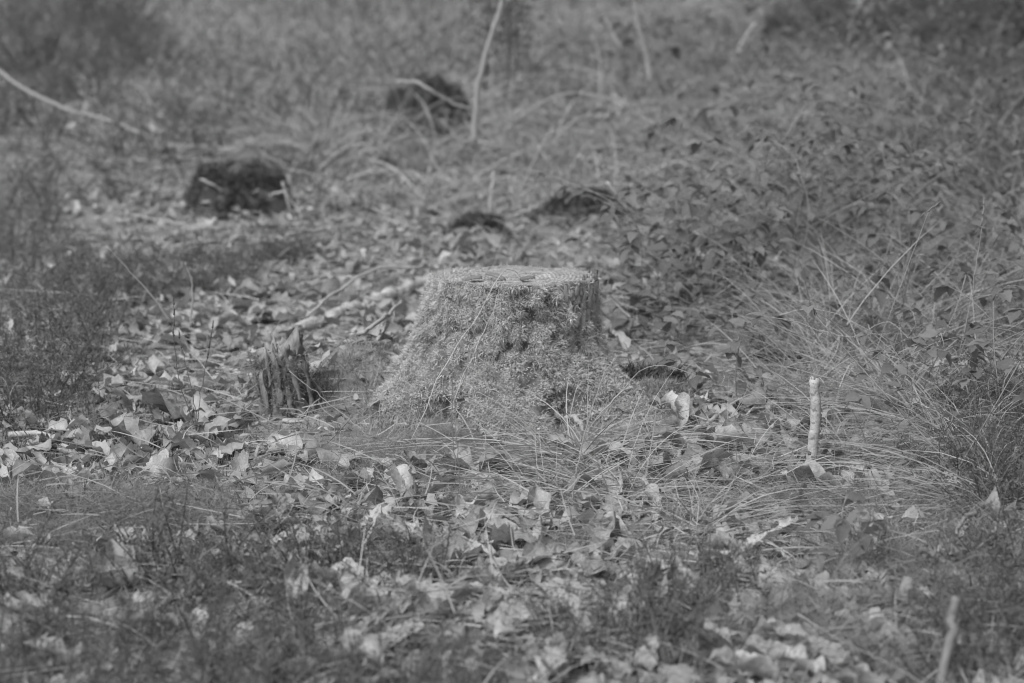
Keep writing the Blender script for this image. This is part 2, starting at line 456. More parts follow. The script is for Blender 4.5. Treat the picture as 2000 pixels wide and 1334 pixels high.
def big_stump():
    root = empty('tree_stump', (SX, SY, 0), 'large moss-covered tree stump with a flat sawn top in the middle', 'stump')
    inv = Matrix.Translation((-SX, -SY, 0))
    def part(name, me, kind=None, parent=root, label=None):
        me.transform(inv)
        return obj(name, me, parent, label, kind=kind)
    A, K = 240, 80
    th = np.linspace(-math.pi, math.pi, A, endpoint=False)
    s = np.linspace(0, 1, K)
    TH = np.repeat(th[None], K, 0)
    top = ztop(SX + .175 * np.cos(th), SY + .175 * np.sin(th))
    Z = -.09 + s[:, None] * (top[None] + .09)
    V = surf(TH, Z)
    k = np.arange(A)
    Q = [np.stack([i * A + k, i * A + (k + 1) % A, (i + 1) * A + (k + 1) % A, (i + 1) * A + k], 1) for i in range(K - 1)]
    c = np.array([SX, SY, 0])
    V = V.reshape(-1, 3)
    lip = V[-A:].copy()                                    # rim of bark turning in to the cut face
    for f, dz in ((.985, .002), (.95, .0015), (.93, -.012)):
        ring = c + (lip - c) * np.array([f, f, 1]) + np.array([0, 0, dz])
        V = np.vstack([V, ring])
    for i in range(K - 1, K + 2):
        Q.append(np.stack([i * A + k, i * A + (k + 1) % A, (i + 1) * A + (k + 1) % A, (i + 1) * A + k], 1))
    tb = np.concatenate([.12 + .55 * bare(TH, Z).ravel(), np.full(3 * A, .6)])
    bark = part('bark', make_mesh('bark', V, np.concatenate(Q), M_bark, tb))
    # sawn face
    rs = np.linspace(0.0, .945, 40); A2 = 160
    th2 = np.linspace(-math.pi, math.pi, A2, endpoint=False)
    rim = surf(th2, np.full(A2, .28))
    X = SX + rs[:, None] * (rim[None, :, 0] - SX); Y = SY + rs[:, None] * (rim[None, :, 1] - SY)
    rr = np.hypot(X - SX, Y - SY)
    Zc = ztop(X, Y) - .003 + .0030 * fbm(X * 26, Y * 70, 71, 3) - .007 * np.exp(-((Y - SY - .02 - .1 * (X - SX)) / .012) ** 2) * (rr < .13) - .004 * sstep(.1, 0, rr)
    V2 = np.stack([X, Y, Zc], -1).reshape(-1, 3)
    k = np.arange(A2)
    Q2 = np.concatenate([np.stack([i * A2 + k, i * A2 + (k + 1) % A2, (i + 1) * A2 + (k + 1) % A2, (i + 1) * A2 + k], 1) for i in range(39)])
    part('cut_face', make_mesh('cut_face', V2, Q2, M_cut), label='rough pale sawn top of the stump')
    # splinters and crumbs standing on the sawn face
    n = 450
    th3 = R.random(n) * 2 * math.pi; r3 = np.sqrt(R.random(n)) * .166
    x3, y3 = SX + r3 * np.cos(th3), SY + r3 * np.sin(th3)
    P = np.stack([x3, y3, ztop(x3, y3) - .004], 1)
    D = nrm(np.stack([R.normal(size=n), R.normal(size=n), .5 + .5 * R.random(n)], 1))
    b = Bag(); b.add(*ribbons(P, D, .003 + .004 * R.random(n), .0016 + .0016 * R.random(n), R.normal(size=(n, 3)) * .2, 2))
    part('splinters', b.mesh('splinters', M_gmoss), 'stuff')
    # bark plates on the right
    pm = []
    for i in range(8):
        m = 9
        a = np.arange(m) / m * 2 * math.pi
        rr_ = 1 + .32 * R.normal(size=m)
        px, pz = np.cos(a) * .5 * rr_, np.sin(a) * .5 * rr_
        Vp = np.concatenate([np.stack([px, np.zeros(m), pz], 1), np.stack([px * .86, np.full(m, -1.0) * (.4 + .8 * R.random(m)), pz * .9], 1), [[.1, -.8, 0]]])
        kk = np.arange(m)
        pm.append(make_mesh('bark_plate', Vp, [np.stack([kk, (kk + 1) % m, m + (kk + 1) % m, m + kk], 1), np.stack([m + kk, m + (kk + 1) % m, np.full(m, 2 * m)], 1)], M_plate, smooth=False))
    i = 0
    for zc in np.arange(.272, .15, -.017):
        for a in np.arange(-72, 42, 3.0):
            aa = rad(a + R.normal() * 1.2 + (zc * 170) % 4); z_ = zc + R.normal() * .009
            if bare(np.array(aa), np.array(z_)) < .55 or z_ > .283: continue
            p = surf(np.array(aa), np.array(z_))
            Mx = Matrix.Translation(Vector(p) - Vector((SX, SY, 0))) @ Matrix.Rotation(aa + math.pi / 2, 4, 'Z') @ Matrix.Rotation(R.normal() * .25, 4, 'Y') @ Matrix.Diagonal((.008 + .006 * R.random(), .002 + .0045 * R.random(), .016 + .024 * R.random() ** 1.5, 1))
            o = obj('bark_plate', pm[i % 8], bark, M=Mx); i += 1
    # moss coat
    n = 350000
    th = R.random(n) * 2 * math.pi - math.pi
    z = -.06 + R.random(n) * .358
    dens = 1 - .93 * bare(th, z)
    h1, hid = cushions(th * .2 / .034 + .3 * fbm(th * .2 / .045, z / .045, 7, 2), z / .028, 3)
    h2, hid2 = cushions(th * .2 / .015, z / .014, 13)
    cl = .55 * fbm(th * 5.5, z * 26, 91, 3) + .5 * (h1 - .5) + .35 * (h2 - .5)
    hid = .6 * hid + .4 * hid2
    dens *= np.clip(.9 + 1.2 * cl, .2, 1)
    pit = fbm(th * 8 + 3, z * 34, 95, 2)
    dens *= np.where(pit < -.33, .10, 1) * np.clip(1.75 + 3.2 * fbm(th * 3.1 + 1, z * 15, 131, 3), .10, 1)
    for a_, zl in ((-126, .10), (-62, .085), (-104, .05)):
        dens *= 1 - .85 * np.exp(-((th - rad(a_)) / rad(8)) ** 2) * sstep(zl, zl - .035, z)
    kp = (R.random(n) < dens) & (z < ztop(SX + .175 * np.cos(th), SY + .175 * np.sin(th))) & ((np.sin(th) < .35) | (R.random(n) < .35))
    th, z, cl, hid = th[kp], z[kp], cl[kp], hid[kp]
    P = surf(th, z)
    e = 1e-3
    N = nrm(np.cross(surf(th + e, z) - P, surf(th, z + e) - P))
    n = len(P)
    D = nrm(N * .95 + R.normal(size=(n, 3)) * .5 + np.array([0, 0, .1]))
    Bv = nrm(R.normal(size=(n, 3))) * 1.1 + np.array([0, 0, -.3])
    L = (.0032 + .0040 * R.random(n)) * np.clip(1 + .6 * cl, .4, 2)
    tone = np.clip(.46 + .18 * R.normal(size=n) + .38 * hid + .28 * fbm(th * 2.4, z * 11, 123, 3), 0, 1)
    b = Bag(); b.add(*ribbons(P - N * .001, D, L, .0010 + .0009 * R.random(n), Bv, 2, tone, tipw=.6))
    # moss creeping over the left rim of the top
    n = 26000
    th = R.random(n) * 2 * math.pi; r = .178 * np.sqrt(.55 + .45 * R.random(n))
    x, y = SX + r * np.cos(th), SY + r * np.sin(th)
    lim = np.clip((-.085 - (x - SX)) / .06, 0, 1) + .6 * ((y < SY - .155) & (x < .0)) + .2 * ((y < SY - .162) & (x < .1)) + .03 * (r > .170)
    kp = R.random(n) < lim * np.clip(.7 + fbm(x * 30, y * 30, 8, 2), 0, 1)
    P = np.stack([x, y, ztop(x, y) - .004 - .03 * np.clip((r - .155) / .025, 0, 1) ** 2 * (x < -.05)], 1)[kp]
    n = len(P)
    D = nrm(np.array([0, 0, .8]) + R.normal(size=(n, 3)) * .6)
    b.add(*ribbons(P, D, .004 + .006 * R.random(n), .0010 + .0009 * R.random(n), nrm(R.normal(size=(n, 3))) * .8, 3, np.clip(.5 + .2 * R.normal(size=n), 0, 1), tipw=.2))
    part('moss', b.mesh('moss', M_moss), 'stuff')
    return root
big_stump()
def flake(name, c, L, W, yaw, tilt, label, mat=None):
    """A curved flake of bark."""
    n, m = 7, 4
    t = np.linspace(-1, 1, n)[:, None]; s = np.linspace(-1, 1, m)[None]
    w = W * (1 - .55 * np.abs(t) ** 2.2) * (1 + .12 * R.normal(size=(n, 1)))
    X = t * L / 2 + 0 * s; Y = w * s / 2; Z = .35 * W * (1 - s ** 2) + .05 * L * np.sin(t * 2 + 1) + 0 * s
    top = np.stack([X, Y, Z], -1).reshape(-1, 3); bot = top - np.array([0, 0, .10 * W])
    i = (np.arange(n - 1)[:, None] * m + np.arange(m - 1)[None]).ravel()
    Q = [np.stack([i, i + m, i + m + 1, i + 1], 1), np.stack([i, i + 1, i + m + 1, i + m], 1) + n * m]
    per = [a for a in range(m)] + [a * m + m - 1 for a in range(1, n)] + [(n - 1) * m + a for a in range(m - 2, -1, -1)] + [a * m for a in range(n - 2, 0, -1)]
    per = np.array(per); nx = np.roll(per, -1)
    Q.append(np.stack([per, nx, nx + n * m, per + n * m], 1))
    me = make_mesh(name, np.vstack([top, bot]), np.concatenate(Q), mat or M_chip)
    return obj(name, me, None, label, 'bark', 'flakes of bark on the stump top', M=Matrix.Translation(c) @ Matrix.Rotation(rad(yaw), 4, 'Z') @ Matrix.Rotation(rad(tilt), 4, 'Y'))
def on_top(u, v):
    p = at(u, v, SY)
    for _ in range(8):
        a, b_, c = ray(u, v)
        t = (float(ztop(p[0], p[1])) - CAM_H) / c
        p = np.array([a * t, b_ * t, CAM_H + c * t])
    return p
for u, v, L, W, yaw, tilt, lab in ((922, 548, .042, .014, 8, -4, 'dark bark flake on the mossy left part of the stump top'),
                                   (968, 543, .048, .015, -38, 14, 'longest dark bark flake slanting beside the straw on the stump top'),
                                   (1030, 547, .030, .014, 12, -3, 'short dark bark flake in the middle of the stump top'),
                                   (966, 551, .014, .010, 50, 0, 'tiny round bark crumb beside the straw on the stump top')):
    flake('bark_flake', Vector(on_top(u, v)) + Vector((0, 0, .003)), L, W, yaw, tilt, lab)
def rim_knot():
    p = on_top(1152, 545)
    b = Bag()
    for k in range(5):
        q = p + np.array([.006 * (k - 2), R.normal() * .002, -.004])
        b.add(*tube([q, q + np.array([R.normal() * .002, 0, .012 + .004 * R.random()])], .0042, .0025, 4, 6, .0006))
    obj('bark_nub', b.mesh('bark_nub', M_chip), None, 'stubby bark nub standing on the right rim of the stump top', 'bark')
rim_knot()

# ------------------------------------------------------------------ lesser stumps
def lump_stump(name, u, v, w, h, dep, label, seed, moss_n, mat=M_dstump, mmat=M_dmoss, flat=.45, lean=0.0, strand=.02):
    g = gnd(u, v)
    root = empty(name, g, label, 'stump')
    A, K = 64, 26
    th = np.arange(A) / A * 2 * math.pi
    s = np.linspace(0, 1, K)
    def S(th, s):
        # s: 0 foot .. flat rim .. 1 centre of the top
        ph = s * math.pi / 2
        r = np.maximum(np.cos(ph), 0) ** flat * (1.25 - .25 * np.clip(s * 2.2, 0, 1))
        zz = -.2 + 1.2 * np.sin(ph) ** .85
        cx, cy = np.cos(th) * r, np.sin(th) * r
        r = r * (1 + .5 * fbm(np.cos(th) * 2.2 + seed, np.sin(th) * 2.2 + zz * 1.5, seed, 3))
        zz = zz * (1 + .4 * fbm(cx * 2.6 + 5, cy * 1.9 + seed, seed + 3, 3))
        return np.stack([r * np.cos(th) * w / 2 + lean * zz * h, r * np.sin(th) * dep / 2, zz * h], -1)
    V = S(np.repeat(th[None], K, 0), np.repeat(s[:, None], A, 1)).reshape(-1, 3)
    k = np.arange(A)
    Q = np.concatenate([np.stack([i * A + k, i * A + (k + 1) % A, (i + 1) * A + (k + 1) % A, (i + 1) * A + k], 1) for i in range(K - 1)])
    obj('wood', make_mesh('wood', V, Q, mat), root)
    t2 = R.random(moss_n) * 6.283; s2 = R.random(moss_n) * .98
    P = S(t2, s2); e = 1e-2
    N = nrm(np.cross(S(t2 + e, s2) - P, S(t2, s2 + e) - P))
    D = nrm(N + R.normal(size=N.shape) * .5)
    b = Bag(); b.add(*ribbons(P, D, strand * (.5 + .8 * R.random(moss_n)), strand * .16, R.normal(size=N.shape) * .3, 2))
    obj('moss', b.mesh('moss', mmat), root, kind='stuff')
    return root
lump_stump('rotten_stump', 468, 415, .29, .150, .26, 'squat dark rotten stump behind bent twigs in the leaf litter', 3, 7000)
lump_stump('rotten_stump', 936, 466, .155, .062, .14, 'small dark stump with flat top just behind the mossy stump', 8, 3500)
lump_stump('rotten_stump', 1135, 432, .28, .085, .2, 'low dark mossy hummock behind bramble leaves above the mossy stump', 12, 6000, flat=.6)
lump_stump('rotten_stump', 818, 284, .32, .25, .26, 'far dark root plate half hidden under arching dead grass', 19, 5000, lean=.2)
lump_stump('rotten_stump', 1525, 78, .17, .12, .15, 'farthest dark stump at the edge of the shaded thicket', 23, 2500)
lump_stump('shade_lump', 1270, 788, .17, .07, .10, 'dark lump added for the shade in the hollow right of the mossy stump', 37, 1500, flat=.6)  # dark lump added to stand in for the shadow in the hollow
lump_stump('mossy_hummock', 1290, 800, .16, .055, .12, 'moss-clad root end running out beside the mossy stump', 31, 5000, M_moss_bed, M_gmoss, strand=.012, flat=.9)

def snag():
    g = gnd(562, 800)
    root = empty('broken_stump', g, 'small splintered stump with peeling pale wood beside the log', 'stump')
    A, K = 90, 26
    th = np.arange(A) / A * 2 * math.pi
    s = np.linspace(0, 1, K)[:, None]
    hh = .128 + .022 * np.cos(th - .5) + .016 * fbm(np.cos(th) * 5, np.sin(th) * 5, 6, 3) + .010 * R.normal(size=A) * (R.random(A) < .3)
    z = -.03 + (hh[None] + .03) * s
    rid = np.abs(fbm(th[None] * 2.1 + 1.2 * fbm(th[None] * 2, z * 25, 66, 3), z * 11, 15, 4))
    r = .047 + .012 * (1 - s) ** 2 - .009 * (rid < .16) + .010 * fbm(th[None] * 2.5, z * 16, 27, 3) + .004 * fbm(th[None] * 9, z * 60, 28, 2)
    V = np.stack([r * 1.08 * np.cos(th) - .16 * z, r * .85 * np.sin(th) + .03 * z, z], -1)
    cap = [V[-1] * 1.0]
    for f, dz in ((.72, .002), (.4, -.006), (.06, -.004)):
        c0 = V[-1].mean(0)
        cap.append(c0 + (V[-1] - c0) * np.array([f, f, f]) + np.array([0, 0, dz]) + R.normal(size=(A, 3)) * [0, 0, .003])
    V = np.concatenate([V] + [c[None] for c in cap[1:]])
    n = len(V); k = np.arange(A)
    Q = np.concatenate([np.stack([i * A + k, i * A + (k + 1) % A, (i + 1) * A + (k + 1) % A, (i + 1) * A + k], 1) for i in range(n - 1)])
    tone = np.concatenate([np.clip(.35 + .5 * fbm(th[None] * 4, z * 14, 2, 3), 0, 1).ravel(), np.full((n - K) * A, .85)])
    obj('wood_core', make_mesh('wood_core', V.reshape(-1, 3), Q, M_snag, tone), root)
    for a, h0, h1, w in ((-95, .02, .126, .013), (-60, .03, .118, .009), (-125, .0, .09, .012), (-150, .03, .12, .010), (-30, .0, .10, .011), (-78, .0, .06, .010), (-110, .06, .135, .007)):
        a = rad(a); m = 7
        t = np.linspace(0, 1, m)
        zz = h0 + (h1 - h0) * t
        rr = .050 + .006 * (1 - t) + .0015 * R.normal(size=m) + .005 * R.random()
        c = np.stack([rr * 1.08 * math.cos(a) - .16 * zz, rr * .85 * math.sin(a) + .03 * zz, zz], 1) + np.outer(.0012 * R.normal(size=m), [-math.sin(a), math.cos(a), 0])
        ww = .5 * w * (1 + .25 * R.normal(size=m)); ww[-1] *= .35; ww[0] *= .6
        V = np.stack([c + np.outer(sx * ww, [-math.sin(a), math.cos(a), 0]) + np.outer(np.full(m, sy * .0022), [math.cos(a), math.sin(a), 0]) for sx, sy in ((-1, -1), (1, -1), (1, 1), (-1, 1))], 1).reshape(-1, 3)
        j = np.arange(4)
        Q = np.concatenate([np.stack([i * 4 + j, i * 4 + (j + 1) % 4, (i + 1) * 4 + (j + 1) % 4, (i + 1) * 4 + j], 1) for i in range(m - 1)] + [np.array([[(m - 1) * 4 + q for q in range(4)]])])
        obj('splinter', make_mesh('splinter', V, Q, M_snag, np.full(len(V), .3 + .6 * R.random()), smooth=False), root)
    n = 5200
    a = R.random(n) * 6.283; zz = R.random(n) ** 1.5 * .12
    P = np.stack([.056 * np.cos(a) - .16 * zz, .046 * np.sin(a), zz], 1)
    D = nrm(np.stack([np.cos(a), np.sin(a), .3 + 0 * a], 1) + R.normal(size=(n, 3)) * .6)
    kp = fbm(a * 1.5, zz * 20, 5, 2) > -.12
    b = Bag(); b.add(*ribbons(P[kp], D[kp], .008, .0016, R.normal(size=(kp.sum(), 3)) * .3, 2))
    obj('moss', b.mesh('moss', M_grass), root, kind='stuff')
snag()

def birch_post():
    g = gnd(1586, 945)
    top = at(1591, 742, g[1] + .03)
    root = empty('birch_stake', g, 'short pale birch stake standing upright in the dry grass', 'stick')
    p0 = g + np.array([0, 0, -.04])
    d = top - p0
    V, Q, Tr = tube([p0, p0 + d * .3 + [-.003, 0, 0], p0 + d * .65 + [.003, 0, 0], top], .0108, .0092, 22, 12, .0005, .035)
    b = Bag(); b.add(V - g, Q, Tr); obj('shaft', b.mesh('shaft', M_birch), root)
    b = Bag()
    for k in range(6):
        a = k * 1.05
        q = top - g + np.array([.0068 * math.cos(a), .0068 * math.sin(a), -.012])
        b.add(*tube([q, q + np.array([0, 0, .013 + .008 * R.random()])], .004, .0018, 4, 5))
    obj('splintered_tip', b.mesh('splintered_tip', M_wood), root)
    q = (p0 + d * .42) - g
    b = Bag(); b.add(*tube([q + [-.006, -.007, 0], q + [-.012, -.012, .006]], .004, .002, 4, 5)); obj('knot', b.mesh('knot', M_dstick), root)
birch_post()

# ------------------------------------------------------------------ fallen wood: every stick a thing of its own
def stick(name, pts, r0, r1, label, mat, group=None, wob=.002, n=16, knob=.06, side=()):
    """pts world; the first point is the origin."""
    o0 = np.asarray(pts[0])
    P = [np.asarray(p) - o0 for p in pts]
    b = Bag(); b.add(*tube(P, r0, r1, n, 8, wob, knob))
    me = b.mesh(name, mat)
    if not side:
        o = obj(name, me, None, label, 'branch' if r0 > .004 else 'twig', group)
        o.location = o0
        return o
    root = empty(name, o0, label, 'branch', group)
    obj('main_stem', me, root)
    for sp, a, c in side:
        b = Bag(); b.add(*tube([np.asarray(p) - o0 for p in sp], a, c, 10, 6, wob, knob))
        obj('side_branch', b.mesh('side_branch', mat), root)
    return root
def G(u, v, lift=.0):
    return gnd(u, v) + np.array([0, 0, lift])
def over(u, v, vb):
    """The point seen in pixel (u, v), standing over the ground seen in (u, vb)."""
    return at(u, v, gnd(u, vb)[1])
Gb = 'pale branches fallen in the clearing'
stick('fallen_branch', [over(-60, 70, 250), over(0, 140, 260), over(75, 190, 272), over(150, 218, 280), over(235, 243, 290), over(330, 285, 300)], .0065, .0055,
      'long pale branch rising to the left edge with a forked shoot', M_mid, Gb, side=[([over(235, 245, 290), over(195, 210, 292), over(155, 178, 295)], .0068, .005)])
stick('fallen_branch', [G(225, 440, .012), G(300, 436, .015), G(370, 452, .015), G(460, 466, .01)], .0075, .005, 'pale thin branch lying in front of the squat dark stump', M_far, Gb)
stick('fallen_branch', [over(640, 372, 392), over(720, 405, 420), over(790, 430, 440), over(850, 445, 452)], .008, .006, 'pale branch slanting down to the small dark stump', M_far, Gb)
stick('fallen_branch', [over(930, 278, 330), over(1010, 292, 330), over(1100, 300, 335), over(1160, 312, 340), over(1215, 335, 345)], .007, .005, 'forked pale branch leading from the heaped dead grass', M_far, Gb,
      side=[([over(1100, 300, 335), over(1150, 305, 335), over(1200, 305, 340)], .007, .004)])
stick('fallen_branch', [over(975, 432, 448), over(1010, 420, 445), over(1050, 402, 440)], .009, .007, 'short pale stick poking up beside the small dark stump', M_far, Gb)
stick('fallen_branch', [over(1555, 268, 330), over(1590, 257, 330), over(1648, 257, 330), over(1680, 280, 330), over(1708, 318, 335)], .0075, .005, 'bent pale stick held up in the brambles', M_far, Gb)
stick('fallen_branch', [G(300, 298, .02), G(400, 305, .03), G(480, 312, .03), G(560, 322, .03)], .015, .009, 'bundle-like grey branch lying behind the squat dark stump', M_far, Gb)
stick('fallen_branch', [G(320, 318, .02), G(420, 330, .03), G(520, 336, .02)], .009, .006, 'thinner grey branch tight behind the squat dark stump', M_far, Gb)
stick('fallen_branch', [G(560, 470, .015), G(640, 458, .02), G(720, 448, .015)], .009, .006, 'pale branch lying flat left of the small dark stump', M_far, Gb)
stick('fallen_branch', [G(0, 285, .02), G(60, 297, .03), G(130, 305, .02)], .007, .005, 'pale branch in the litter below the long rising branch', M_far, Gb)
stick('fallen_log', [G(505, 672, .002), G(590, 648, .008), G(690, 614, .014), G(760, 588, .014), G(835, 560, .012)], .021, .015, 'pale barkless log lying behind the splintered stump', M_snagp, None, .005, 44, .2)
stick('fallen_branch', [G(600, 640, .03), G(680, 590, .05), G(740, 568, .06), G(825, 558, .05)], .0042, .003, 'curved thin branch arched above the pale log', M_stick, Gb)
stick('fallen_branch', [over(700, 655, 690), over(745, 625, 690), over(785, 590, 680)], .005, .004, 'thin stick leaning on the mound beside the mossy stump', M_stick, Gb)
stick('fallen_twig', [G(310, 705, .01), G(380, 710, .012), G(450, 706, .012), G(512, 718, .01)], .005, .003, 'wavy pale twig lying towards the splintered stump', M_stick, None)
stick('dead_sapling', [over(925, 290, 345), over(930, 195, 345), over(952, 95, 345), over(978, 10, 345), over(985, -60, 345)], .0105, .007, 'pale jointed dead stem standing above the heaped dead grass', M_stick, 'dead stems standing in the clearing', side=[([over(952, 95, 345), over(968, 120, 345), over(975, 145, 345)], .004, .002)])
stick('dead_sapling', [over(1272, 165, 260), over(1262, 105, 260), over(1245, 45, 260), over(1232, -40, 260)], .009, .006, 'pale dead stem at the top above the brambles', M_stick, 'dead stems standing in the clearing')
stick('dead_sapling', [over(1212, 95, 240), over(1195, 60, 240), over(1180, 38, 240)], .008, .006, 'short leaning dead stem left of the tall pale one', M_stick, 'dead stems standing in the clearing')
stick('dead_sapling', [over(1440, 105, 180), over(1455, 75, 180), over(1475, 45, 180)], .009, .007, 'short leaning dead stem near the farthest stump', M_stick, 'dead stems standing in the clearing')
stick('dead_sapling', [over(955, 425, 440), over(960, 385, 440), over(965, 335, 440)], .006, .005, 'stubby pale stem standing at the small dark stump', M_stick, 'dead stems standing in the clearing')
for k, (pp, lab) in enumerate((([(480, 425), (450, 385), (415, 362), (392, 350)], 'bent twig arching across the squat dark stump'),
                               ([(395, 397), (440, 392), (490, 378), (505, 370)], 'twig lying level across the squat dark stump'),
                               ([(520, 425), (510, 395), (530, 382), (560, 372)], 'elbow-shaped twig in front of the squat dark stump'),
                               ([(572, 425), (562, 390), (552, 355)], 'upright twig at the edge of the squat dark stump'),
                               ([(425, 430), (450, 405), (490, 390)], 'low twig at the foot of the squat dark stump'))):
    stick('bent_twig', [over(a, b_, 425) for a, b_ in pp], .0055, .004, lab, M_stick, 'twigs across the squat dark stump', n=12)
for pp, vb, r, lab in (([(775, 160), (810, 160), (845, 178), (885, 200), (925, 218)], 330, .007, 'arched dead twig over the far dark root plate'),
                       ([(1005, 240), (1050, 205), (1095, 188), (1140, 182), (1190, 195), (1215, 220)], 320, .0055, 'wide arched twig right of the pale jointed stem'),
                       ([(1085, 197), (1110, 235), (1130, 285)], 310, .006, 'straight twig leaning under the wide arched twig'),
                       ([(1195, 185), (1230, 210), (1258, 236), (1285, 242)], 300, .006, 'dark-tipped twig slanting below the tall dead stem'),
                       ([(835, 350), (845, 305), (852, 275)], 350, .006, 'short upright twig below the far dark root plate'),
                       ([(655, 372), (700, 342), (760, 338), (838, 352)], 380, .006, 'long low arched twig left of the heaped dead grass'),
                       ([(990, 345), (1008, 395), (1030, 455)], 455, .0045, 'thin twig slanting down to the low dark hummock'),
                       ([(1185, 355), (1215, 395), (1255, 440), (1283, 520)], 520, .0055, 'long pale twig slanting down behind the mossy stump'),
                       ([(1225, 345), (1245, 400), (1262, 440)], 470, .0045, 'thin twig beside the long pale slanting one'),
                       ([(720, 250), (760, 300), (800, 345)], 345, .005, 'thin twig slanting left of the far dark root plate'),
                       ([(845, 330), (880, 295), (930, 268), (1000, 252)], 335, .006, 'twig crossing low behind the pale jointed stem'),
                       ([(600, 350), (640, 320), (700, 310)], 350, .005, 'small arched twig right of the squat dark stump')):
    stick('dead_twig', [over(a, b_, vb) for a, b_ in pp], r * .85, r * .5, lab, M_stick, 'dead twigs behind the stump', n=14, wob=.004)
stick('fallen_twig', [over(1170, 1252, 1262), over(1300, 1238, 1258), over(1380, 1222, 1245), over(1470, 1202, 1225)], .0045, .003, 'long curved twig lying across the leaves at the bottom', M_stick)
stick('fallen_twig', [over(1345, 1186, 1200), over(1420, 1165, 1185), over(1490, 1125, 1150), over(1550, 1085, 1110)], .004, .002, 'thin curved twig rising through the dry leaves', M_stick)
stick('fallen_branch', [G(1688, 1120, .01), G(1715, 1175, .015), G(1745, 1232, .01)], .007, .006, 'dark stick slanting through the leaves at the front', M_dstick)
stick('dead_sapling', [over(1838, 1345, 1420), over(1850, 1270, 1415), over(1858, 1210, 1410), over(1868, 1165, 1408)], .0065, .0055, 'blurred pale stem with frayed top close to the camera', M_dull)
stick('fallen_branch', [over(1545, 1095, 1105), over(1500, 1060, 1080), over(1440, 1010, 1030)], .003, .0015, 'hair-thin twig among the front leaves', M_stick)
stick('fallen_branch', [over(1280, 905, 930), over(1320, 870, 900), over(1360, 840, 875), over(1400, 812, 855)], .0055, .0045, 'straight pale stick leaning by the moss-clad root', M_stick)
stick('curled_root', [over(1064, 797, 822), over(1085, 810, 830), over(1108, 816, 830), over(1128, 822, 838), over(1138, 845, 848)], .0065, .005, 'pale curled root loop in front of the mossy stump', M_stick)
stick('fallen_twig', [G(20, 862, .012), G(80, 866, .02), G(110, 880, .012), G(145, 886, .01)], .007, .004, 'short crooked twig in the dark moss at the left edge', M_stick)
stick('fallen_branch', [G(1640, 895, .012), G(1690, 872, .02), G(1750, 838, .012)], .010, .008, 'pale stick half buried in straw beside the birch stake', M_stick)
stick('fallen_branch', [over(660, 1005, 1020), over(690, 1040, 1050), over(720, 1075, 1080)], .003, .0025, 'thin twig poking from the heather by the front leaves', M_stick)
stick('fallen_twig', [over(1905, 1000, 1090), over(1885, 1010, 1100), over(1862, 1050, 1110), over(1855, 1110, 1125)], .004, .003, 'arched stalk bending over the dark grass on the right', M_dull)
stick('fallen_branch', [over(1990, 870, 960), over(1978, 930, 960), over(2010, 985, 1000)], .005, .004, 'thin bent branch at the right edge', M_stick)

# ------------------------------------------------------------------ dry leaves
def leaf_mesh(kind, seed, name='dry_leaf', mat=None, n=12, rng=None):
    rg = np.random.default_rng(seed)
    t = np.linspace(0, 1, n)
    if kind == 'lobed':
        w = .30 * np.sin(math.pi * t ** .75) ** .7 * (.80 + .28 * np.cos(2 * math.pi * 3.6 * t + rg.random() * 2))
    elif kind == 'broad':
        w = .43 * np.sin(math.pi * np.clip(t, 0, 1) ** .62) ** .75
    elif kind == 'long':
        w = .20 * np.sin(math.pi * t ** .8) ** .8
    else:
        w = .31 * np.sin(math.pi * t ** .7) ** .85
    w = np.maximum(w, .012)
    u = np.array([-1, -.6, 0, .6, 1])
    jl = 1 + .09 * rg.normal(size=n); jr = 1 + .09 * rg.normal(size=n)
    ww = np.where(u[None] < 0, (w * jl)[:, None], (w * jr)[:, None])
    x = u[None] * ww
    y = (t - .5)[:, None] + 0 * x + .03 * rg.normal(size=(n, 5)) * (np.abs(u) > .4)
    kx = rg.uniform(1.5, 6.0) * rg.choice([-1, 1, 1]); ky = rg.uniform(-1.5, 1.8)
    fold = rg.uniform(0, .35)
    kxx = kx * (1 + .9 * (t[:, None] - .5) * rg.uniform(-1, 1))
    X = np.sin(kxx * x) / kxx
    Z = (1 - np.cos(kxx * x)) / kxx + fold * np.abs(x)
    Z = Z + .07 * np.sin(rg.uniform(8, 17) * t[:, None] + rg.random() * 6 + 1.5 * np.sign(u)[None]) * (u[None] ** 2) + .028 * rg.normal(size=(n, 5))
    Yy = np.sin(ky * y) / ky; Z = Z + (1 - np.cos(ky * y)) / ky
    X = X + .06 * np.sin(3 * t + rg.random() * 6)[:, None]
    V = np.stack([X, Yy, Z], -1).reshape(-1, 3)
    i = (np.arange(n - 1)[:, None] * 5 + np.arange(4)[None]).ravel()
    Q = np.stack([i, i + 1, i + 6, i + 5], 1)
    uv = np.stack([(u[None] * .5 + .5) + 0 * x, t[:, None] + 0 * x], -1).reshape(-1, 2)
    # leaf stalk
    b = V[2]
    st = np.array([[-.010, 0, 0], [.010, 0, 0], [.006 + .05, -.22, .03], [-.006 + .05, -.22, .03]]) + b
    k = len(V)
    V = np.vstack([V, st]); uv = np.vstack([uv, [[.5, 0]] * 4])
    Q = np.vstack([Q, [[k, k + 1, k + 2, k + 3]]])
    V[:, 2] -= np.percentile(V[:, 2], 15)
    if mat is None:
        return V, Q
    return make_mesh(name, V, Q, mat, uv=uv)
KINDS = ['lobed', 'broad', 'ovate', 'long', 'ovate', 'lobed', 'broad', 'ovate', 'lobed', 'ovate', 'broad', 'long', 'ovate', 'broad', 'lobed', 'ovate']
LEAFM = [leaf_mesh(k, 100 + i, 'dry_leaf', M_leaf) for i, k in enumerate(KINDS)]
def rotm(yaw, pitch, roll):
    return Matrix.Rotation(yaw, 4, 'Z') @ Matrix.Rotation(pitch, 4, 'X') @ Matrix.Rotation(roll, 4, 'Y')
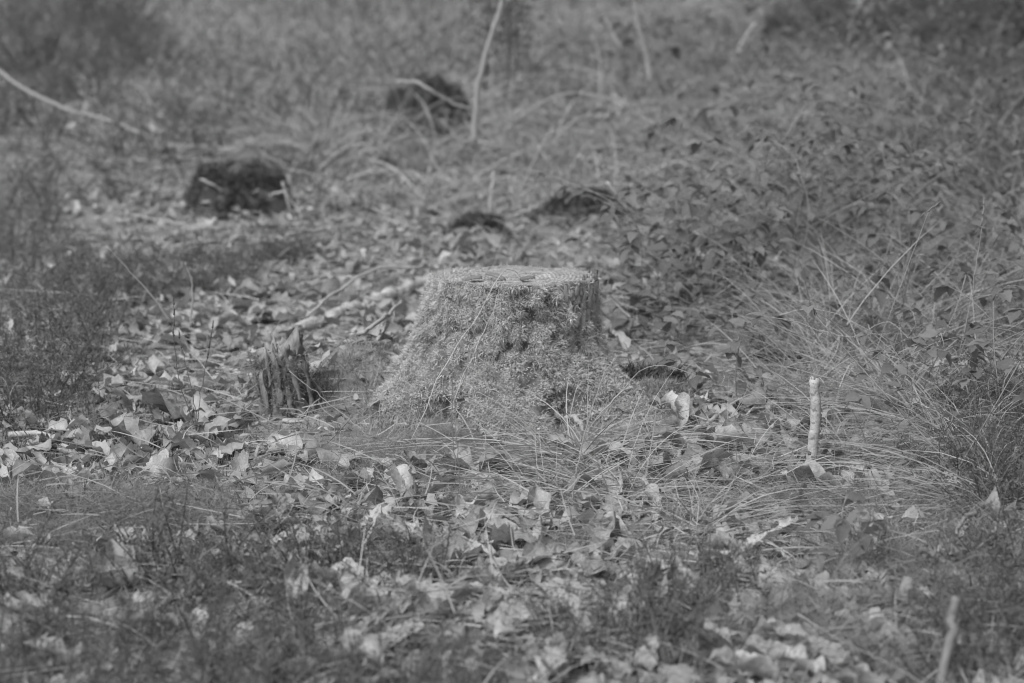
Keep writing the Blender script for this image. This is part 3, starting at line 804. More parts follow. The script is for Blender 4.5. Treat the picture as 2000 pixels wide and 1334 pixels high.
HERO = [  # u, v, length m, mesh, yaw, pitch, roll, label
    (778, 985, .098, 1, 25, 38, -10, 'large broken pale leaf propped up in front of the stump'),
    (812, 1020, .062, 2, 55, 25, 20, 'torn leaf half under the large broken leaf'),
    (232, 740, .085, 0, 80, 14, 5, 'wide lobed pale leaf left of the splintered stump'),
    (320, 755, .090, 5, 100, 10, -8, 'large grey lobed leaf beside the wide pale one'),
    (1728, 1003, .066, 6, 40, 45, 8, 'bright upright pale leaf above the bramble at the right'),
    (1712, 1066, .088, 1, -35, 30, 14, 'large pale leaf right of the dark bramble seedling'),
    (1330, 1178, .080, 3, 8, 62, 10, 'rolled pale leaf standing on end at the front'),
    (697, 1204, .088, 2, 85, 12, 14, 'smooth pale boat-shaped leaf in the front heather'),
    (1452, 1066, .052, 8, 70, 20, 12, 'bright ragged pale leaf left of the dark bramble seedling'),
    (935, 1082, .084, 0, 82, 22, -6, 'widest ragged pale leaf below the straw tangle'),
    (1045, 962, .066, 7, 95, 12, 40, 'arched pale leaf with a dark hollow beneath it'),
    (975, 968, .068, 4, 80, 10, -12, 'curled pale leaf left of the arched one'),
    (598, 950, .072, 11, 70, 8, 0, 'smooth rolled leaf at the edge of the moss'),
    (1268, 990, .066, 3, 20, 50, 0, 'narrow pale leaf standing among the straws'),
    (1510, 1152, .080, 13, 40, 28, -10, 'bright pale leaf below the thin curved twig'),
    (1408, 956, .068, 1, 10, 24, 10, 'rounded grey leaf right of the straw tangle'),
    (236, 1140, .092, 6, 35, 45, 5, 'blurred pale leaf upright in the dark heather'),
    (58, 702, .070, 5, 15, 65, 10, 'crumpled pale leaf hanging in the heather at the left edge'),
    (25, 655, .055, 2, -20, 60, 0, 'smaller crumpled leaf above the hanging one at the left edge'),
    (306, 930, .075, 7, -15, 35, 35, 'cupped leaf with a dark hollow in the left moss'),
    (622, 1085, .075, 8, 25, 40, 0, 'pale leaf standing in the heather left of centre'),
    (1185, 1035, .060, 2, 20, 45, 0, 'dull leaf hanging in the grass below the straw tangle'),
    (720, 945, .052, 6, 10, 30, 0, 'small pointed leaf under the lobed leaf cluster'),
    (812, 915, .085, 0, 60, 18, 0, 'star-lobed leaf topping the cluster below the stump'),
    (1462, 1190, .070, 15, -60, 15, 5, 'flat leaf at the front under the curved twigs'),
    (1700, 965, .080, 9, 5, 28, 10, 'tall grey leaf leaning behind the bright upright leaf'),
    (1430, 880, .055, 14, 100, 20, 15, 'curled leaf with dark underside right of the moss-clad root'),
    (1300, 905, .060, 10, 60, 20, 15, 'pale leaf under the straight leaning stick'),
    (888, 850, .032, 6, 20, 40, 0, 'small triangular leaf at the foot of the mossy stump'),
    (945, 862, .055, 0, 70, 25, 0, 'shrivelled pale leaf at the foot of the mossy stump'),
    (1640, 655, .080, 1, 40, 30, 0, 'bright pale leaf in the clearing behind the straw arcs'),
    (1690, 735, .085, 2, 60, 30, 0, 'bright pale leaf behind the birch stake'),
    (1560, 1285, .085, 4, 50, 25, 0, 'blurred pale leaf at the bottom edge right of centre'),
    (100, 1310, .095, 8, 70, 20, 0, 'blurred pale leaf at the bottom left corner'),
    (705, 515, .065, 1, 10, 50, 0, 'bright pointed leaf standing left behind the mossy stump'),
    (1260, 1300, .080, 12, -40, 20, 0, 'blurred leaf at the bottom edge near the middle'),
]
for u, v, L, k, yw, pt, rl, lab in HERO:
    p = gnd(u, v + 10)
    o = obj('dry_leaf', LEAFM[k], None, lab, 'leaf', 'dry leaves that stand out', M=Matrix.Translation(Vector(p) + Vector((0, 0, .012 + .4 * L * math.sin(rad(pt))))) @ rotm(rad(yw), rad(pt), rad(rl)) @ Matrix.Scale(L, 4))
    if 'pale' in lab or 'bright' in lab:
        o.material_slots[0].link = 'OBJECT'
        o.material_slots[0].material = M_leafp
LEAF_MAP = [[.10, .10, .08, .06, .08, .08, .05, .02, .02],
            [.20, .25, .15, .10, .15, .15, .15, .12, .10],
            [.45, .95, 1.25, 1.3, .55, .30, .22, .18, .12],
            [.65, 1.25, 1.3, 1.2, .50, .60, .40, .35, .15],
            [.65, .85, .55, .40, .40, .75, .75, .40, .25],
            [.30, .30, .42, .62, .60, .66, .80, .45, .35],
            [.30, .30, .40, .66, .66, .66, .75, .50, .35]]
def thin(P):
    """Few leaves lie on the grassy rises, in the heather and on the moss round the stump."""
    u, v, _ = proj(*P.T)
    k = np.ones(len(P))
    for a, b, ru, rv, q in ((200, 1010, 300, 60, .06), (790, 875, 160, 45, .1), (180, 1220, 480, 150, .45), (1000, 815, 310, 55, .12), (1200, 850, 170, 55, .2), (690, 770, 110, 90, .1), (640, 850, 120, 40, .3), (100, 560, 170, 160, .4), (600, 655, 110, 28, .25), (740, 605, 110, 30, .25)):
        e = ((u - a) / ru) ** 2 + ((v - b) / rv) ** 2
        k = np.minimum(k, q + (1 - q) * sstep(.7, 1.15, e))
    return k
def leaves():
    P = scatter(24000, 2.75, 15, 1.25, LEAF_MAP, (2.2, .9))
    P = P[R.random(len(P)) < thin(P)]
    n = len(P)
    kind = R.integers(0, 16, n)
    L = np.clip(.052 + .018 * R.normal(size=n), .02, .105)
    u, v, dep = proj(*P.T)
    L = L * np.where((v > 900) & (u > 650), 1.10, 1.0) * np.where(R.random(n) < .15, 1.25, 1.0)
    yaw = R.random(n) * 6.283
    pit = R.normal(size=n) * .22; rol = R.normal(size=n) * .28
    up = R.random(n) < .025
    pit[up] += R.choice([-1, 1], up.sum()) * .7
    P[:, 2] += .004 + .018 * R.random(n) + .3 * L * np.abs(np.sin(pit))
    u, v, dep = proj(*P.T)
    inside = (u > -20) & (u < 2020) & (v > 5) & (v < 1330)
    hidden = (np.abs(u - 990) < 220) & (v < 800) & (v > 440) & (P[:, 1] > 4.9)
    score = np.where(inside & ~hidden, L / dep, -1)
    best = np.argsort(-score)[:262]
    isb = np.zeros(n, bool); isb[best] = True
    for i in best:
        pose = 'upright' if abs(pit[i]) > .7 else ('tilted' if abs(pit[i]) + abs(rol[i]) > .6 else 'flat')
        shp = {'lobed': 'lobed', 'broad': 'broad', 'ovate': 'oval', 'long': 'narrow'}[KINDS[kind[i]]]
        lab, grp = f'{pose} {shp} dry leaf ' + where(u[i], v[i]), 'dry leaves in the litter'
        obj('dry_leaf', LEAFM[kind[i]], None, lab, 'leaf', grp, M=Matrix.Translation(P[i]) @ rotm(yaw[i], pit[i], rol[i]) @ Matrix.Scale(L[i], 4))
    b = Bag()
    for k in range(16):
        V, Q = leaf_mesh(KINDS[k], 100 + k, n=8)
        idx = np.nonzero(~isb & (kind == k))[0]
        Ms = np.array([np.array((rotm(yaw[i], pit[i], rol[i]) @ Matrix.Scale(L[i], 4)).to_3x3()) for i in idx])
        W = np.einsum('nij,kj->nki', Ms, V) + P[idx][:, None]
        b.add(W.reshape(-1, 3), (np.arange(len(idx))[:, None, None] * len(V) + Q[None]).reshape(-1, 4), tone=np.repeat(R.random(len(idx)) ** 1.4, len(V)))
    # crumbled leaf bits
    Pb = scatter(30000, 2.75, 12, 1.4, LEAF_MAP, (3, .5))
    m = len(Pb)
    Pb[:, 2] += .002 + .008 * R.random(m)
    D = nrm(np.stack([R.normal(size=m), R.normal(size=m), .35 * R.normal(size=m)], 1))
    sd_ = nrm(np.cross(D, np.stack([.4 * R.normal(size=m), .4 * R.normal(size=m), np.ones(m)], 1)))
    Lb = .008 + .02 * R.random(m)
    b.add(*ribbons(Pb, D, Lb, Lb * .6, R.normal(size=(m, 3)) * .3, 3, side=sd_, prof=[.5, 1, .8, 0]))
    obj('leaf_litter', b.mesh('leaf_litter', M_leafs), None, 'bed of countless dry fallen leaves covering the ground', 'leaf litter', kind='stuff')
leaves()

# ------------------------------------------------------------------ ground moss, short grass, straw
MOSS_MAP = [[0, 0, 0, 0, 0, 0, 0, 0, 0],
            [.05, .05, .05, .05, .1, .1, .05, 0, 0],
            [.15, .1, .15, .1, .2, .2, .1, .05, .05],
            [.2, .1, .2, .9, .6, .5, .2, .1, .1],
            [.5, .5, .7, 1, 1, .9, .3, .2, .2],
            [.4, .4, .3, .3, .4, .3, .2, .2, .2],
            [.2, .2, .2, .2, .2, .2, .2, .2, .2]]
def ground_moss():
    P = scatter(150000, 3.0, 8.5, 1.6, MOSS_MAP, (3.5, 1.1))
    u, v, _ = proj(*P.T)
    ex = scatter(90000, 4.4, 5.6, 1.0)
    ue, ve, _ = proj(*ex.T)
    near = np.hypot((ex[:, 0] - SX) / 1.35, ex[:, 1] - SY)
    ex = ex[R.random(len(ex)) < np.clip((.36 - near) / .08, 0, 1) * np.clip(.75 + .7 * fbm(ex[:, 0] * 9, ex[:, 1] * 9, 14, 2), .1, 1)]
    P = np.vstack([P, ex])
    n = len(P)
    cl = fbm(P[:, 0] * 22, P[:, 1] * 22, 33, 3)
    P[:, 2] += .008 * cl
    D = nrm(np.stack([.6 * R.normal(size=n), .6 * R.normal(size=n), np.full(n, .9)], 1))
    b = Bag(); b.add(*ribbons(P, D, (.010 + .012 * R.random(n)) * (1 + .4 * cl), .0013 + .001 * R.random(n), R.normal(size=(n, 3)) * .35, 2, np.clip(.42 + .2 * R.normal(size=n) + .35 * cl, 0, 1), tipw=.3))
    obj('ground_moss', b.mesh('ground_moss', M_gmoss), None, 'soft moss carpet spreading around the foot of the stump', 'moss', kind='stuff')
    # darker moss with upright sprigs in the left front
    P = np.vstack([scatter(26000, 3.4, 5.2, 1.2, [[0] * 9, [0] * 9, [0] * 9, [.3, .1, 0, 0, 0, 0, 0, 0, 0], [1, .9, .1, 0, 0, 0, 0, 0, 0], [.5, .2, 0, 0, 0, 0, 0, 0, .1], [.3] * 9], (3, 1))])
    n = len(P)
    D = nrm(np.stack([.35 * R.normal(size=n), .35 * R.normal(size=n), np.ones(n)], 1))
    b = Bag(); b.add(*ribbons(P, D, .012 + .02 * R.random(n), .0025, R.normal(size=(n, 3)) * .2, 2))
    obj('dark_ground_moss', b.mesh('dark_ground_moss', M_dmoss), None, 'dark upright moss carpet at the left edge below the heather', 'moss', kind='stuff')
ground_moss()
STRAW_MAP = [[.3, .3, .3, .3, .3, .3, .3, .2, .2],
             [.3, .3, .35, .4, .5, .5, .5, .5, .4],
             [.25, .35, .4, .5, .5, .6, .8, .8, .7],
             [.2, .2, .2, .25, .3, .6, .9, 1, .9],
             [.25, .35, .55, .8, .9, .9, .9, 1, 1],
             [.3, .35, .45, .6, .8, .8, .7, .8, .9],
             [.25, .3, .4, .45, .5, .6, .6, .7, .8]]
def straw():
    P = scatter(64000, 2.75, 13, 1.35, STRAW_MAP, (2.5, .8))
    P = P[(np.hypot((P[:, 0] - SX) / 1.1, P[:, 1] - SY) > .40) | (R.random(len(P)) < .12)]
    n = len(P)
    P[:, 2] += .006 + .045 * R.random(n) ** 1.5
    D = nrm(np.stack([R.normal(size=n), .8 * R.normal(size=n), .22 * np.abs(R.normal(size=n)) ** 1.3], 1))
    L = .03 + .12 * R.random(n) ** 1.6
    b = Bag(); b.add(*ribbons(P, D, L, (.0009 + .0011 * R.random(n)) * (1 + .1 * P[:, 1]), np.stack([.25 * R.normal(size=n), .25 * R.normal(size=n), -.1 + .1 * R.normal(size=n)], 1), 4, np.clip(.5 + .25 * R.normal(size=n), 0, 1), tipw=.4))
    obj('straw_litter', b.mesh('straw_litter', M_straw), None, 'loose dry straws and stalks strewn over the ground', 'straw', kind='stuff')
    # short fine green grass and sprouts
    GM = [[.5, .5, .5, .5, .5, .5, .5, .4, .3],
          [.6, .6, .6, .6, .6, .6, .7, .7, .6],
          [.3, .15, .1, .2, .5, .7, .9, .9, .9],
          [.25, .05, .05, .05, .3, .6, .9, 1, 1],
          [.5, .4, .5, .8, .7, .6, .7, 1, 1],
          [1, .7, .3, .2, .3, .3, .3, .7, 1],
          [.5, .4, .3, .2, .2, .2, .3, .6, .9]]
    P = scatter(80000, 2.75, 11, 1.3, GM, (2.0, 1.0))
    P = P[(np.hypot((P[:, 0] - SX) / 1.2, P[:, 1] - SY) > .46) | (R.random(len(P)) < .12)]
    n = len(P)
    D = nrm(np.stack([.55 * R.normal(size=n), .5 * R.normal(size=n), np.full(n, .8)], 1))
    L = .02 + .06 * R.random(n) ** 1.5
    b = Bag(); b.add(*ribbons(P, D, L, .0009 + .001 * R.random(n), np.stack([.4 * R.normal(size=n), .4 * R.normal(size=n), -.35 * R.random(n)], 1), 3, np.clip(.5 + .25 * R.normal(size=n), 0, 1)))
    obj('short_grass', b.mesh('short_grass', M_grass), None, 'short fine grass growing through the litter', 'grass', kind='stuff')
    # heath grass of the far slope
    HM = [[1, 1, 1, 1, 1, 1, 1, .8, .6], [.9, .9, 1, 1, .9, .9, 1, 1, 1], [0, 0, 0, 0, .1, .2, .4, .6, .6]] + [[0] * 9] * 4
    P = scatter(60000, 7.6, 40, 1.15, HM, (.8, 1.0))
    n = len(P)
    D = nrm(np.stack([.5 * R.normal(size=n), .4 * R.normal(size=n), np.full(n, .9)], 1))
    L = (.08 + .2 * R.random(n)) * (1 + .5 * fbm(P[:, 0] * 1.2, P[:, 1] * 1.2, 4, 2))
    tone = np.clip(.42 + .22 * R.normal(size=n) + .3 * fbm(P[:, 0] * .8, P[:, 1] * .8, 44, 3) + .12 * np.clip(P[:, 0] / 2, -1, .6), 0, 1)
    b = Bag(); b.add(*ribbons(P, D, L, .003 + .004 * R.random(n), np.stack([.5 * R.normal(size=n), .4 * R.normal(size=n), -.5 * R.random(n)], 1), 4, tone))
    obj('heath_grass', b.mesh('heath_grass', M_bgrass), None, 'blurred wild grass covering the rising ground behind', 'grass', kind='stuff')
straw()

# ------------------------------------------------------------------ tussocks, lone stalks
def tuss_mesh(seed, n, L, spread, droop, w, mat, bias=(0, 0), base=.03, seg=6):
    global R
    keep, R = R, np.random.default_rng(seed)
    a = R.random(n) * 6.283
    P = np.stack([base * R.normal(size=n), base * R.normal(size=n), np.full(n, -.01)], 1)
    D = nrm(np.stack([spread * np.cos(a) * R.random(n) ** .6 + bias[0], spread * np.sin(a) * R.random(n) ** .6 + bias[1], .55 + .45 * R.random(n)], 1))
    Ls = L * (.35 + .75 * R.random(n))
    B = np.stack([.25 * np.cos(a) + .15 * R.normal(size=n) + bias[0] * .3, .25 * np.sin(a) + .15 * R.normal(size=n), -droop * (.4 + .8 * R.random(n))], 1)
    V, Q, Tr, tn = ribbons(P, D, Ls, w * (.6 + .8 * R.random(n)), B, seg, np.clip(.5 + .25 * R.normal(size=n), 0, 1), tipw=.35)
    low = -.004 - .004 * R.random(len(V))
    V[:, 2] = np.where(V[:, 2] < -.005, low, V[:, 2])
    R = keep
    return make_mesh('blades', V, [Q, Tr], mat, tn)
TUSS = {'tangle': [tuss_mesh(11 + i, 170, .34, 1.7, .55, .0022, M_straw) for i in range(2)],
        'arc': [tuss_mesh(21 + i, 130, .40, .85, .62, .0017, M_straw, (-.4, -.1)) for i in range(3)],
        'wild': [tuss_mesh(61 + i, 110, .36, .85, .42, .0018, M_straw, base=.06) for i in range(3)],
        'fine': [tuss_mesh(31 + i, 260, .17, .9, .5, .0012, M_grass, base=.05) for i in range(3)],
        'dead': [tuss_mesh(41 + i, 60, .48, 1.0, .85, .0042, M_straw, base=.06) for i in range(3)],
        'curl': [tuss_mesh(51 + i, 26, .11, 1.3, .8, .0042, M_straw, base=.03) for i in range(2)]}
def tussock(kind, u, v, label, group, sc=1.0, i=0, rz=None):
    g = gnd(u, v)
    root = empty('grass_tussock', g, label, 'grass tuft', group)
    o = obj('blades', TUSS[kind][i % len(TUSS[kind])], root, kind='stuff')
    o.scale = (sc,) * 3
    o.rotation_euler = (0, 0, R.random() * 6.28 if rz is None else rz)
    return root
gt = 'dry straw tussocks'
tussock('tangle', 1130, 905, 'straw tangle radiating in front of the mossy stump', gt, .92, 0)
tussock('tangle', 1290, 965, 'straw tuft fanning out right of the radiating tangle', gt, .8, 1)
tussock('tangle', 1075, 985, 'straw tuft fanning out under the radiating tangle', gt, .72, 0)
tussock('tangle', 1440, 930, 'straw tuft between the tangle and the birch stake', gt, .65, 1)
tussock('tangle', 1215, 985, 'flattened straw tuft below the radiating tangle', gt, .9, 1)
tussock('tangle', 1660, 905, 'straw tuft at the foot of the birch stake', gt, .85, 0)
tussock('arc', 1905, 905, 'tall straw tussock arching over towards the birch stake', gt, 1.1, 0, 0.0)
tussock('arc', 1830, 860, 'straw tussock just left of the tallest arching one', gt, .95, 1, .1)
tussock('arc', 1965, 1010, 'straw tussock at the right edge above the dark grass', gt, 1.0, 2, .2)
tussock('arc', 1760, 800, 'thin straw tussock behind the birch stake', gt, .9, 0, -.2)
tussock('arc', 1350, 1045, 'low straw sheaf swept across the leaves below the tangle', gt, .75, 1, 2.6)
tussock('curl', 520, 925, 'tuft of curled broad dead blades left of the stump front', gt, 1.0, 0)
tussock('curl', 560, 880, 'second tuft of curled dead blades below the splintered stump', gt, 1.0, 1)
tussock('curl', 470, 905, 'small curled dead tuft beside the cupped leaf', gt, .8, 0)
FINE = [(790, 880), (720, 905), (850, 900), (690, 945), (640, 905), (60, 1010), (150, 1000), (240, 1005), (330, 1010), (30, 1060), (130, 1060), (410, 1000), (380, 980),
        (1500, 985), (1580, 1010), (1460, 1010), (1700, 905), (1820, 1005), (1900, 1060), (1780, 1080), (1960, 1090), (1860, 1120), (1960, 1180), (1780, 1200), (1900, 1260), (1230, 920), (1320, 870), (1060, 915),
        (1160, 1080), (1640, 1290), (1760, 1310), (1480, 1290), (1350, 1270), (1560, 940), (960, 920)]
FINE += [(460 * R.random(), 960 + 110 * R.random()) for _ in range(26)] + [(620 + 320 * R.random(), 850 + 80 * R.random()) for _ in range(16)] + [(1500 + 480 * R.random(), 900 + 380 * R.random()) for _ in range(22)]
for i, (u, v) in enumerate(FINE):
    z = 'in the mat at the lower left edge' if u < 450 else ('on the mound below the stump' if u < 1000 else ('around the straw tangle and stake' if v < 1020 and u < 1750 else 'on the lower right slope'))
    tussock('fine', u, v, 'fine soft grass tuft ' + where(u, v), 'fine grass tufts', (.35 if v < 945 and 600 < u < 1350 else .34 if u < 600 else .7) + .25 * R.random(), i)
DEAD = [(870, 330), (930, 320), (990, 335), (880, 295), (830, 330), (1080, 300), (1160, 270), (1240, 290), (960, 260), (1060, 350), (800, 290), (720, 330), (650, 345), (1000, 390), (880, 390), (1130, 330), (1180, 380), (1300, 330), (600, 330), (540, 300)] + [(560 + 740 * R.random(), 170 + 270 * R.random()) for _ in range(30)] + [(805, 292), (850, 290), (830, 300)]
for i, (u, v) in enumerate(DEAD):
    tussock('dead', u, v, 'bleached arching dead grass ' + where(u, v), 'heaped dead grass behind the stump', .8 + .5 * R.random(), i)
RB = [(1500 + 500 * R.random(), 480 + 330 * R.random()) for _ in range(15)] + [(1300 + 700 * R.random(), 150 + 320 * R.random()) for _ in range(40)]
for i, (u, v) in enumerate(RB):
    far = v < 480
    tussock('dead' if far else 'wild', u, v, 'pale grass tuft among brambles ' + where(u, v), 'grass tufts among the brambles', .8 + .6 * R.random(), i)
def stalk(pts, r, label, mat=M_straw, head=None):
    o0 = np.asarray(pts[0])
    b = Bag(); b.add(*tube([np.asarray(p) - o0 for p in pts], r, r * .5, 18, 5, .0011, .1), tone=.85)
    if head is None:
        o = obj('grass_stalk', b.mesh('grass_stalk', mat), None, label, 'grass stalk'); o.location = o0
        return o
    root = empty('seed_stalk', o0, label, 'grass stalk')
    obj('stem', b.mesh('stem', mat), root)
    e = np.asarray(pts[-1]) - o0
    d = nrm(e - (np.asarray(pts[-2]) - o0))
    for k in range(head):
        q = e - d * .016 * k * 1.3
        sd2 = np.array([R.normal() * .6, R.normal() * .6, .4])
        b = Bag(); b.add(*tube([q, q + (d + sd2 * .35) * .006, q + (d + sd2 * .25) * .014], .0022, .0008, 5, 5), tone=.3)
        obj('seed_head', b.mesh('seed_head', mat), root)
stalk([at(803, 860, 4.48), at(866, 722, 4.58), at(905, 655, 4.63), at(938, 608, 4.66), at(975, 540, 4.72), at(990, 527, 4.76), at(1003, 529, 4.80), at(1022, 548, 4.86)], .0011, 'long bright straw leaning up the stump and bent over its top', M_pstraw)
stalk([at(882, 795, 4.53), at(920, 700, 4.59), at(960, 615, 4.66), at(974, 565, 4.71)], .0009, 'second bright straw leaning on the stump face right of the long one', M_pstraw)
stalk([at(745, 858, 4.6), at(742, 800, 4.6), at(752, 745, 4.62)], .0011, 'short upright stalk at the left foot of the stump')
stalk([at(842, 805, 4.56), at(833, 760, 4.58), at(826, 715, 4.6)], .0011, 'thin upright stalk against the left moss of the stump')
stalk([over(720, 850, 858), over(640, 785, 860), over(565, 725, 862)], .0010, 'straight straw slanting down from the splintered stump', M_pstraw)
stalk([over(335, 632, 700), over(290, 570, 700), over(245, 520, 700), over(208, 480, 700)], .0017, 'long straw slanting in the clearing above the seed stalks')
stalk([over(420, 745, 790), over(375, 690, 790), over(345, 640, 790)], .0015, 'lower straw slanting towards the seed stalks')
stalk([over(372, 640, 680), over(376, 560, 680), over(362, 512, 680)], .0028, 'blurred bent stem rising behind the seed stalks')
stalk([over(385, 840, 845), over(355, 760, 845), over(342, 690, 845), over(340, 620, 845), over(340, 595, 845)], .0011, 'leftmost dark seed stalk of the three in the leaf litter', M_dstick, 4)
stalk([over(383, 842, 847), over(392, 770, 847), over(405, 700, 847), over(415, 640, 847)], .0011, 'rightmost dark seed stalk of the three in the leaf litter', M_dstick, 4)
stalk([over(390, 838, 848), over(372, 750, 848), over(350, 660, 848)], .0010, 'middle dark seed stalk of the three in the leaf litter', M_dstick, 2)
stalk([over(1690, 735, 790), over(1740, 610, 790), over(1785, 490, 790), over(1815, 412, 790), over(1828, 402, 790)], .0010, 'tall fine grass stalk crossing the arcs behind the birch stake', M_straw, 3)
stalk([over(1868, 720, 800), over(1895, 590, 800), over(1912, 480, 800), over(1922, 400, 800)], .0010, 'tall fine grass stalk nearest the right edge', M_straw, 3)
stalk([over(893, 945, 955), over(884, 830, 955), over(882, 700, 955)], .0011, 'faint upright stalk in front of the stump middle', M_grass)
stalk([over(905, 1010, 1015), over(895, 900, 1015), over(886, 760, 1015)], .0012, 'blurred tall stalk just beside the faint upright one', M_grass)
stalk([over(1115, 1000, 1010), over(1135, 880, 1010), over(1172, 745, 1010), over(1200, 700, 1010)], .0015, 'bent pale stalk rising over the right foot of the stump')
stalk([over(1135, 862, 870), over(1190, 790, 870), over(1270, 715, 870), over(1370, 735, 870)], .0012, 'pale straw arching to the right of the stump')
stalk([over(1220, 760, 880), over(1180, 800, 880), over(1140, 850, 880)], .0016, 'short pale straw across the right foot of the stump')
stalk([over(1590, 745, 800), over(1690, 690, 800), over(1800, 720, 800), over(1905, 800, 800)], .0013, 'arching straw behind the top of the birch stake')
stalk([over(1523, 615, 800), over(1600, 605, 800), over(1700, 650, 800), over(1850, 790, 800)], .0013, 'long straw arching left from the straw tussocks')
stalk([over(1600, 645, 800), over(1670, 658, 800), over(1740, 630, 800), over(1810, 710, 800)], .0012, 'wavy straw among the arcs behind the birch stake')

# ------------------------------------------------------------------ heather
def heather_meshes(seed, ns=34, h=.20):
    global R
    keep, R = R, np.random.default_rng(seed)
    P = np.stack([.05 * R.normal(size=ns), .05 * R.normal(size=ns), np.full(ns, -.01)], 1)
    D = nrm(np.stack([.35 * R.normal(size=ns) + P[:, 0] * 4, .35 * R.normal(size=ns) + P[:, 1] * 4, np.ones(ns)], 1))
    L = h * (.45 + .65 * R.random(ns))
    B = np.stack([.25 * R.normal(size=ns), .25 * R.normal(size=ns), .05 * R.normal(size=ns)], 1)
    V, Q, Tr, tn = ribbons(P, D, L, .0030, B, 4)
    V2, Q2, Tr2, tn2 = ribbons(P, D, L, .0030, B, 4, side=nrm(np.cross(D, np.array([.3, 1, .1]))))
    b = Bag(); b.add(V, Q, Tr, tn); b.add(V2, Q2, Tr2, tn2)
    stems = b.mesh('stems', M_hstem)
    k = 46
    t = .22 + .78 * R.random((ns, k)) ** .8
    C = P[:, None] + D[:, None] * (L[:, None] * t)[..., None] + B[:, None] * (L[:, None] * t * t)[..., None]
    # half of the sprigs sit on short side shoots
    sh = R.normal(size=(ns, 12, 3)) * np.array([1, 1, .5]) + np.array([0, 0, .6])
    sel = R.integers(0, 12, (ns, k))
    dirs = nrm(np.take_along_axis(sh, sel[..., None], 1))
    C = C + dirs * (R.random((ns, k)) * .016)[..., None]
    C = C.reshape(-1, 3)
    n = len(C)
    Dl = nrm(R.normal(size=(n, 3)) + np.array([0, 0, .8]))
    b = Bag(); b.add(*ribbons(C, Dl, .006 + .007 * R.random(n), .0018 + .0013 * R.random(n), R.normal(size=(n, 3)) * .2, 2, prof=[.5, 1, 0]))
    fol = b.mesh('foliage', M_heath)
    R = keep
    return stems, fol
HEA = [heather_meshes(201 + i) for i in range(6)]
def heather(u, v, label, group, sc, i):
    root = empty('heather_shrub', gnd(u, v), (('back-row ' if v < 55 else 'front-row ') if 'thicket' in group else '') + ('small ' if sc < .65 else 'bushy ' if sc < 1.2 else 'big blurred ') + 'dark heather ' + where(u, v), 'heather', group, R.random() * 6.28)
    for nm, me, kd in (('stems', HEA[i % 6][0], None), ('foliage', HEA[i % 6][1], 'stuff')):
        o = obj(nm, me, root, kind=kd)
        o.scale = (sc * 1.1, sc * 1.1, sc)
HF = [(250, 1150), (330, 1130), (400, 1160), (480, 1140), (560, 1120), (640, 1130), (230, 1230), (310, 1220), (120, 1230), (40, 1250), (420, 1240), (500, 1230), (580, 1220), (660, 1210), (90, 1320), (180, 1330),
      (270, 1320), (360, 1340), (450, 1330), (540, 1330), (630, 1320), (720, 1180), (800, 1130), (740, 1290), (50, 1180), (140, 1160), (700, 1110), (820, 1260), (20, 1340), (300, 1400), (420, 1410), (520, 1420), (150, 1400), (640, 1400), (740, 1390), (850, 1380), (960, 1400)]
for i, (u, v) in enumerate(HF):
    if i % 2 and i > 3 and i < 30: continue
    heather(u + 30 * R.normal(), v + 20 * R.normal(), 'dark blurred heather sprig in the front left', 'heather in the front left corner', .45 + .45 * R.random(), i)
HL = [(30, 430), (80, 450), (20, 500), (120, 490), (60, 540), (150, 540), (20, 590), (110, 590), (70, 640), (170, 600), (220, 540), (30, 700), (120, 700), (170, 740), (60, 760), (250, 600), (200, 650), (110, 780), (40, 380), (100, 400), (210, 590), (150, 650), (90, 830), (20, 820)]
for i, (u, v) in enumerate(HL):
    heather(u, v, 'dark heather clump at the left edge of the clearing', 'heather along the left edge', .6 + .32 * R.random(), i)
HMID = [(330, 560), (380, 545), (430, 540), (480, 530), (300, 590), (360, 590), (420, 580), (470, 560), (520, 525), (560, 515), (600, 510), (280, 540)]
for i, (u, v) in enumerate(HMID):
    heather(u, v, 'dark heather clump in the middle of the leaf litter', 'heather between the two dark stumps', .5 + .25 * R.random(), i)
HO = [(1320, 1310), (1230, 1260), (1120, 1300), (1390, 1170), (1280, 1220), (1940, 1330), (1980, 1230), (1880, 1330), (1990, 1010), (1940, 950), (1970, 880), (1985, 780)] + [(1930 + 90 * R.random(), 420 + 900 * R.random()) for _ in range(16)]
for i, (u, v) in enumerate(HO):
    heather(u, v, 'dark heather sprig in the front right' if u > 1500 else 'thin heather sprig among the bottom leaves', 'heather in the front right' if u > 1500 else 'heather among the bottom leaves', .6 + .25 * R.random(), i)
for i in range(3):
    heather((606, 618, 612)[i], (772, 790, 782)[i], 'dark heather growing against the splintered stump', 'heather at the splintered stump', .42, i)
HB = [(1600 + 460 * R.random(), 5 + 105 * R.random()) for _ in range(38)] + [(1850 + 200 * R.random(), 130 + 300 * R.random()) for _ in range(14)] + [(300 * R.random(), 10 + 190 * R.random()) for _ in range(12)]
for i, (u, v) in enumerate(HB):
    if u < 600: heather(u, v, 'far dark heather bush in the upper left grass', 'far heather at the upper left', 1.4 + .8 * R.random(), i)
    elif v < 130: heather(u, v, 'far dark heather bush in the shaded thicket', 'far heather in the shaded thicket', 1.8 + 1.0 * R.random(), i)
    else: heather(u, v, 'dark heather bush behind the brambles at the right edge', 'heather behind the brambles', 1.2 + .6 * R.random(), i)

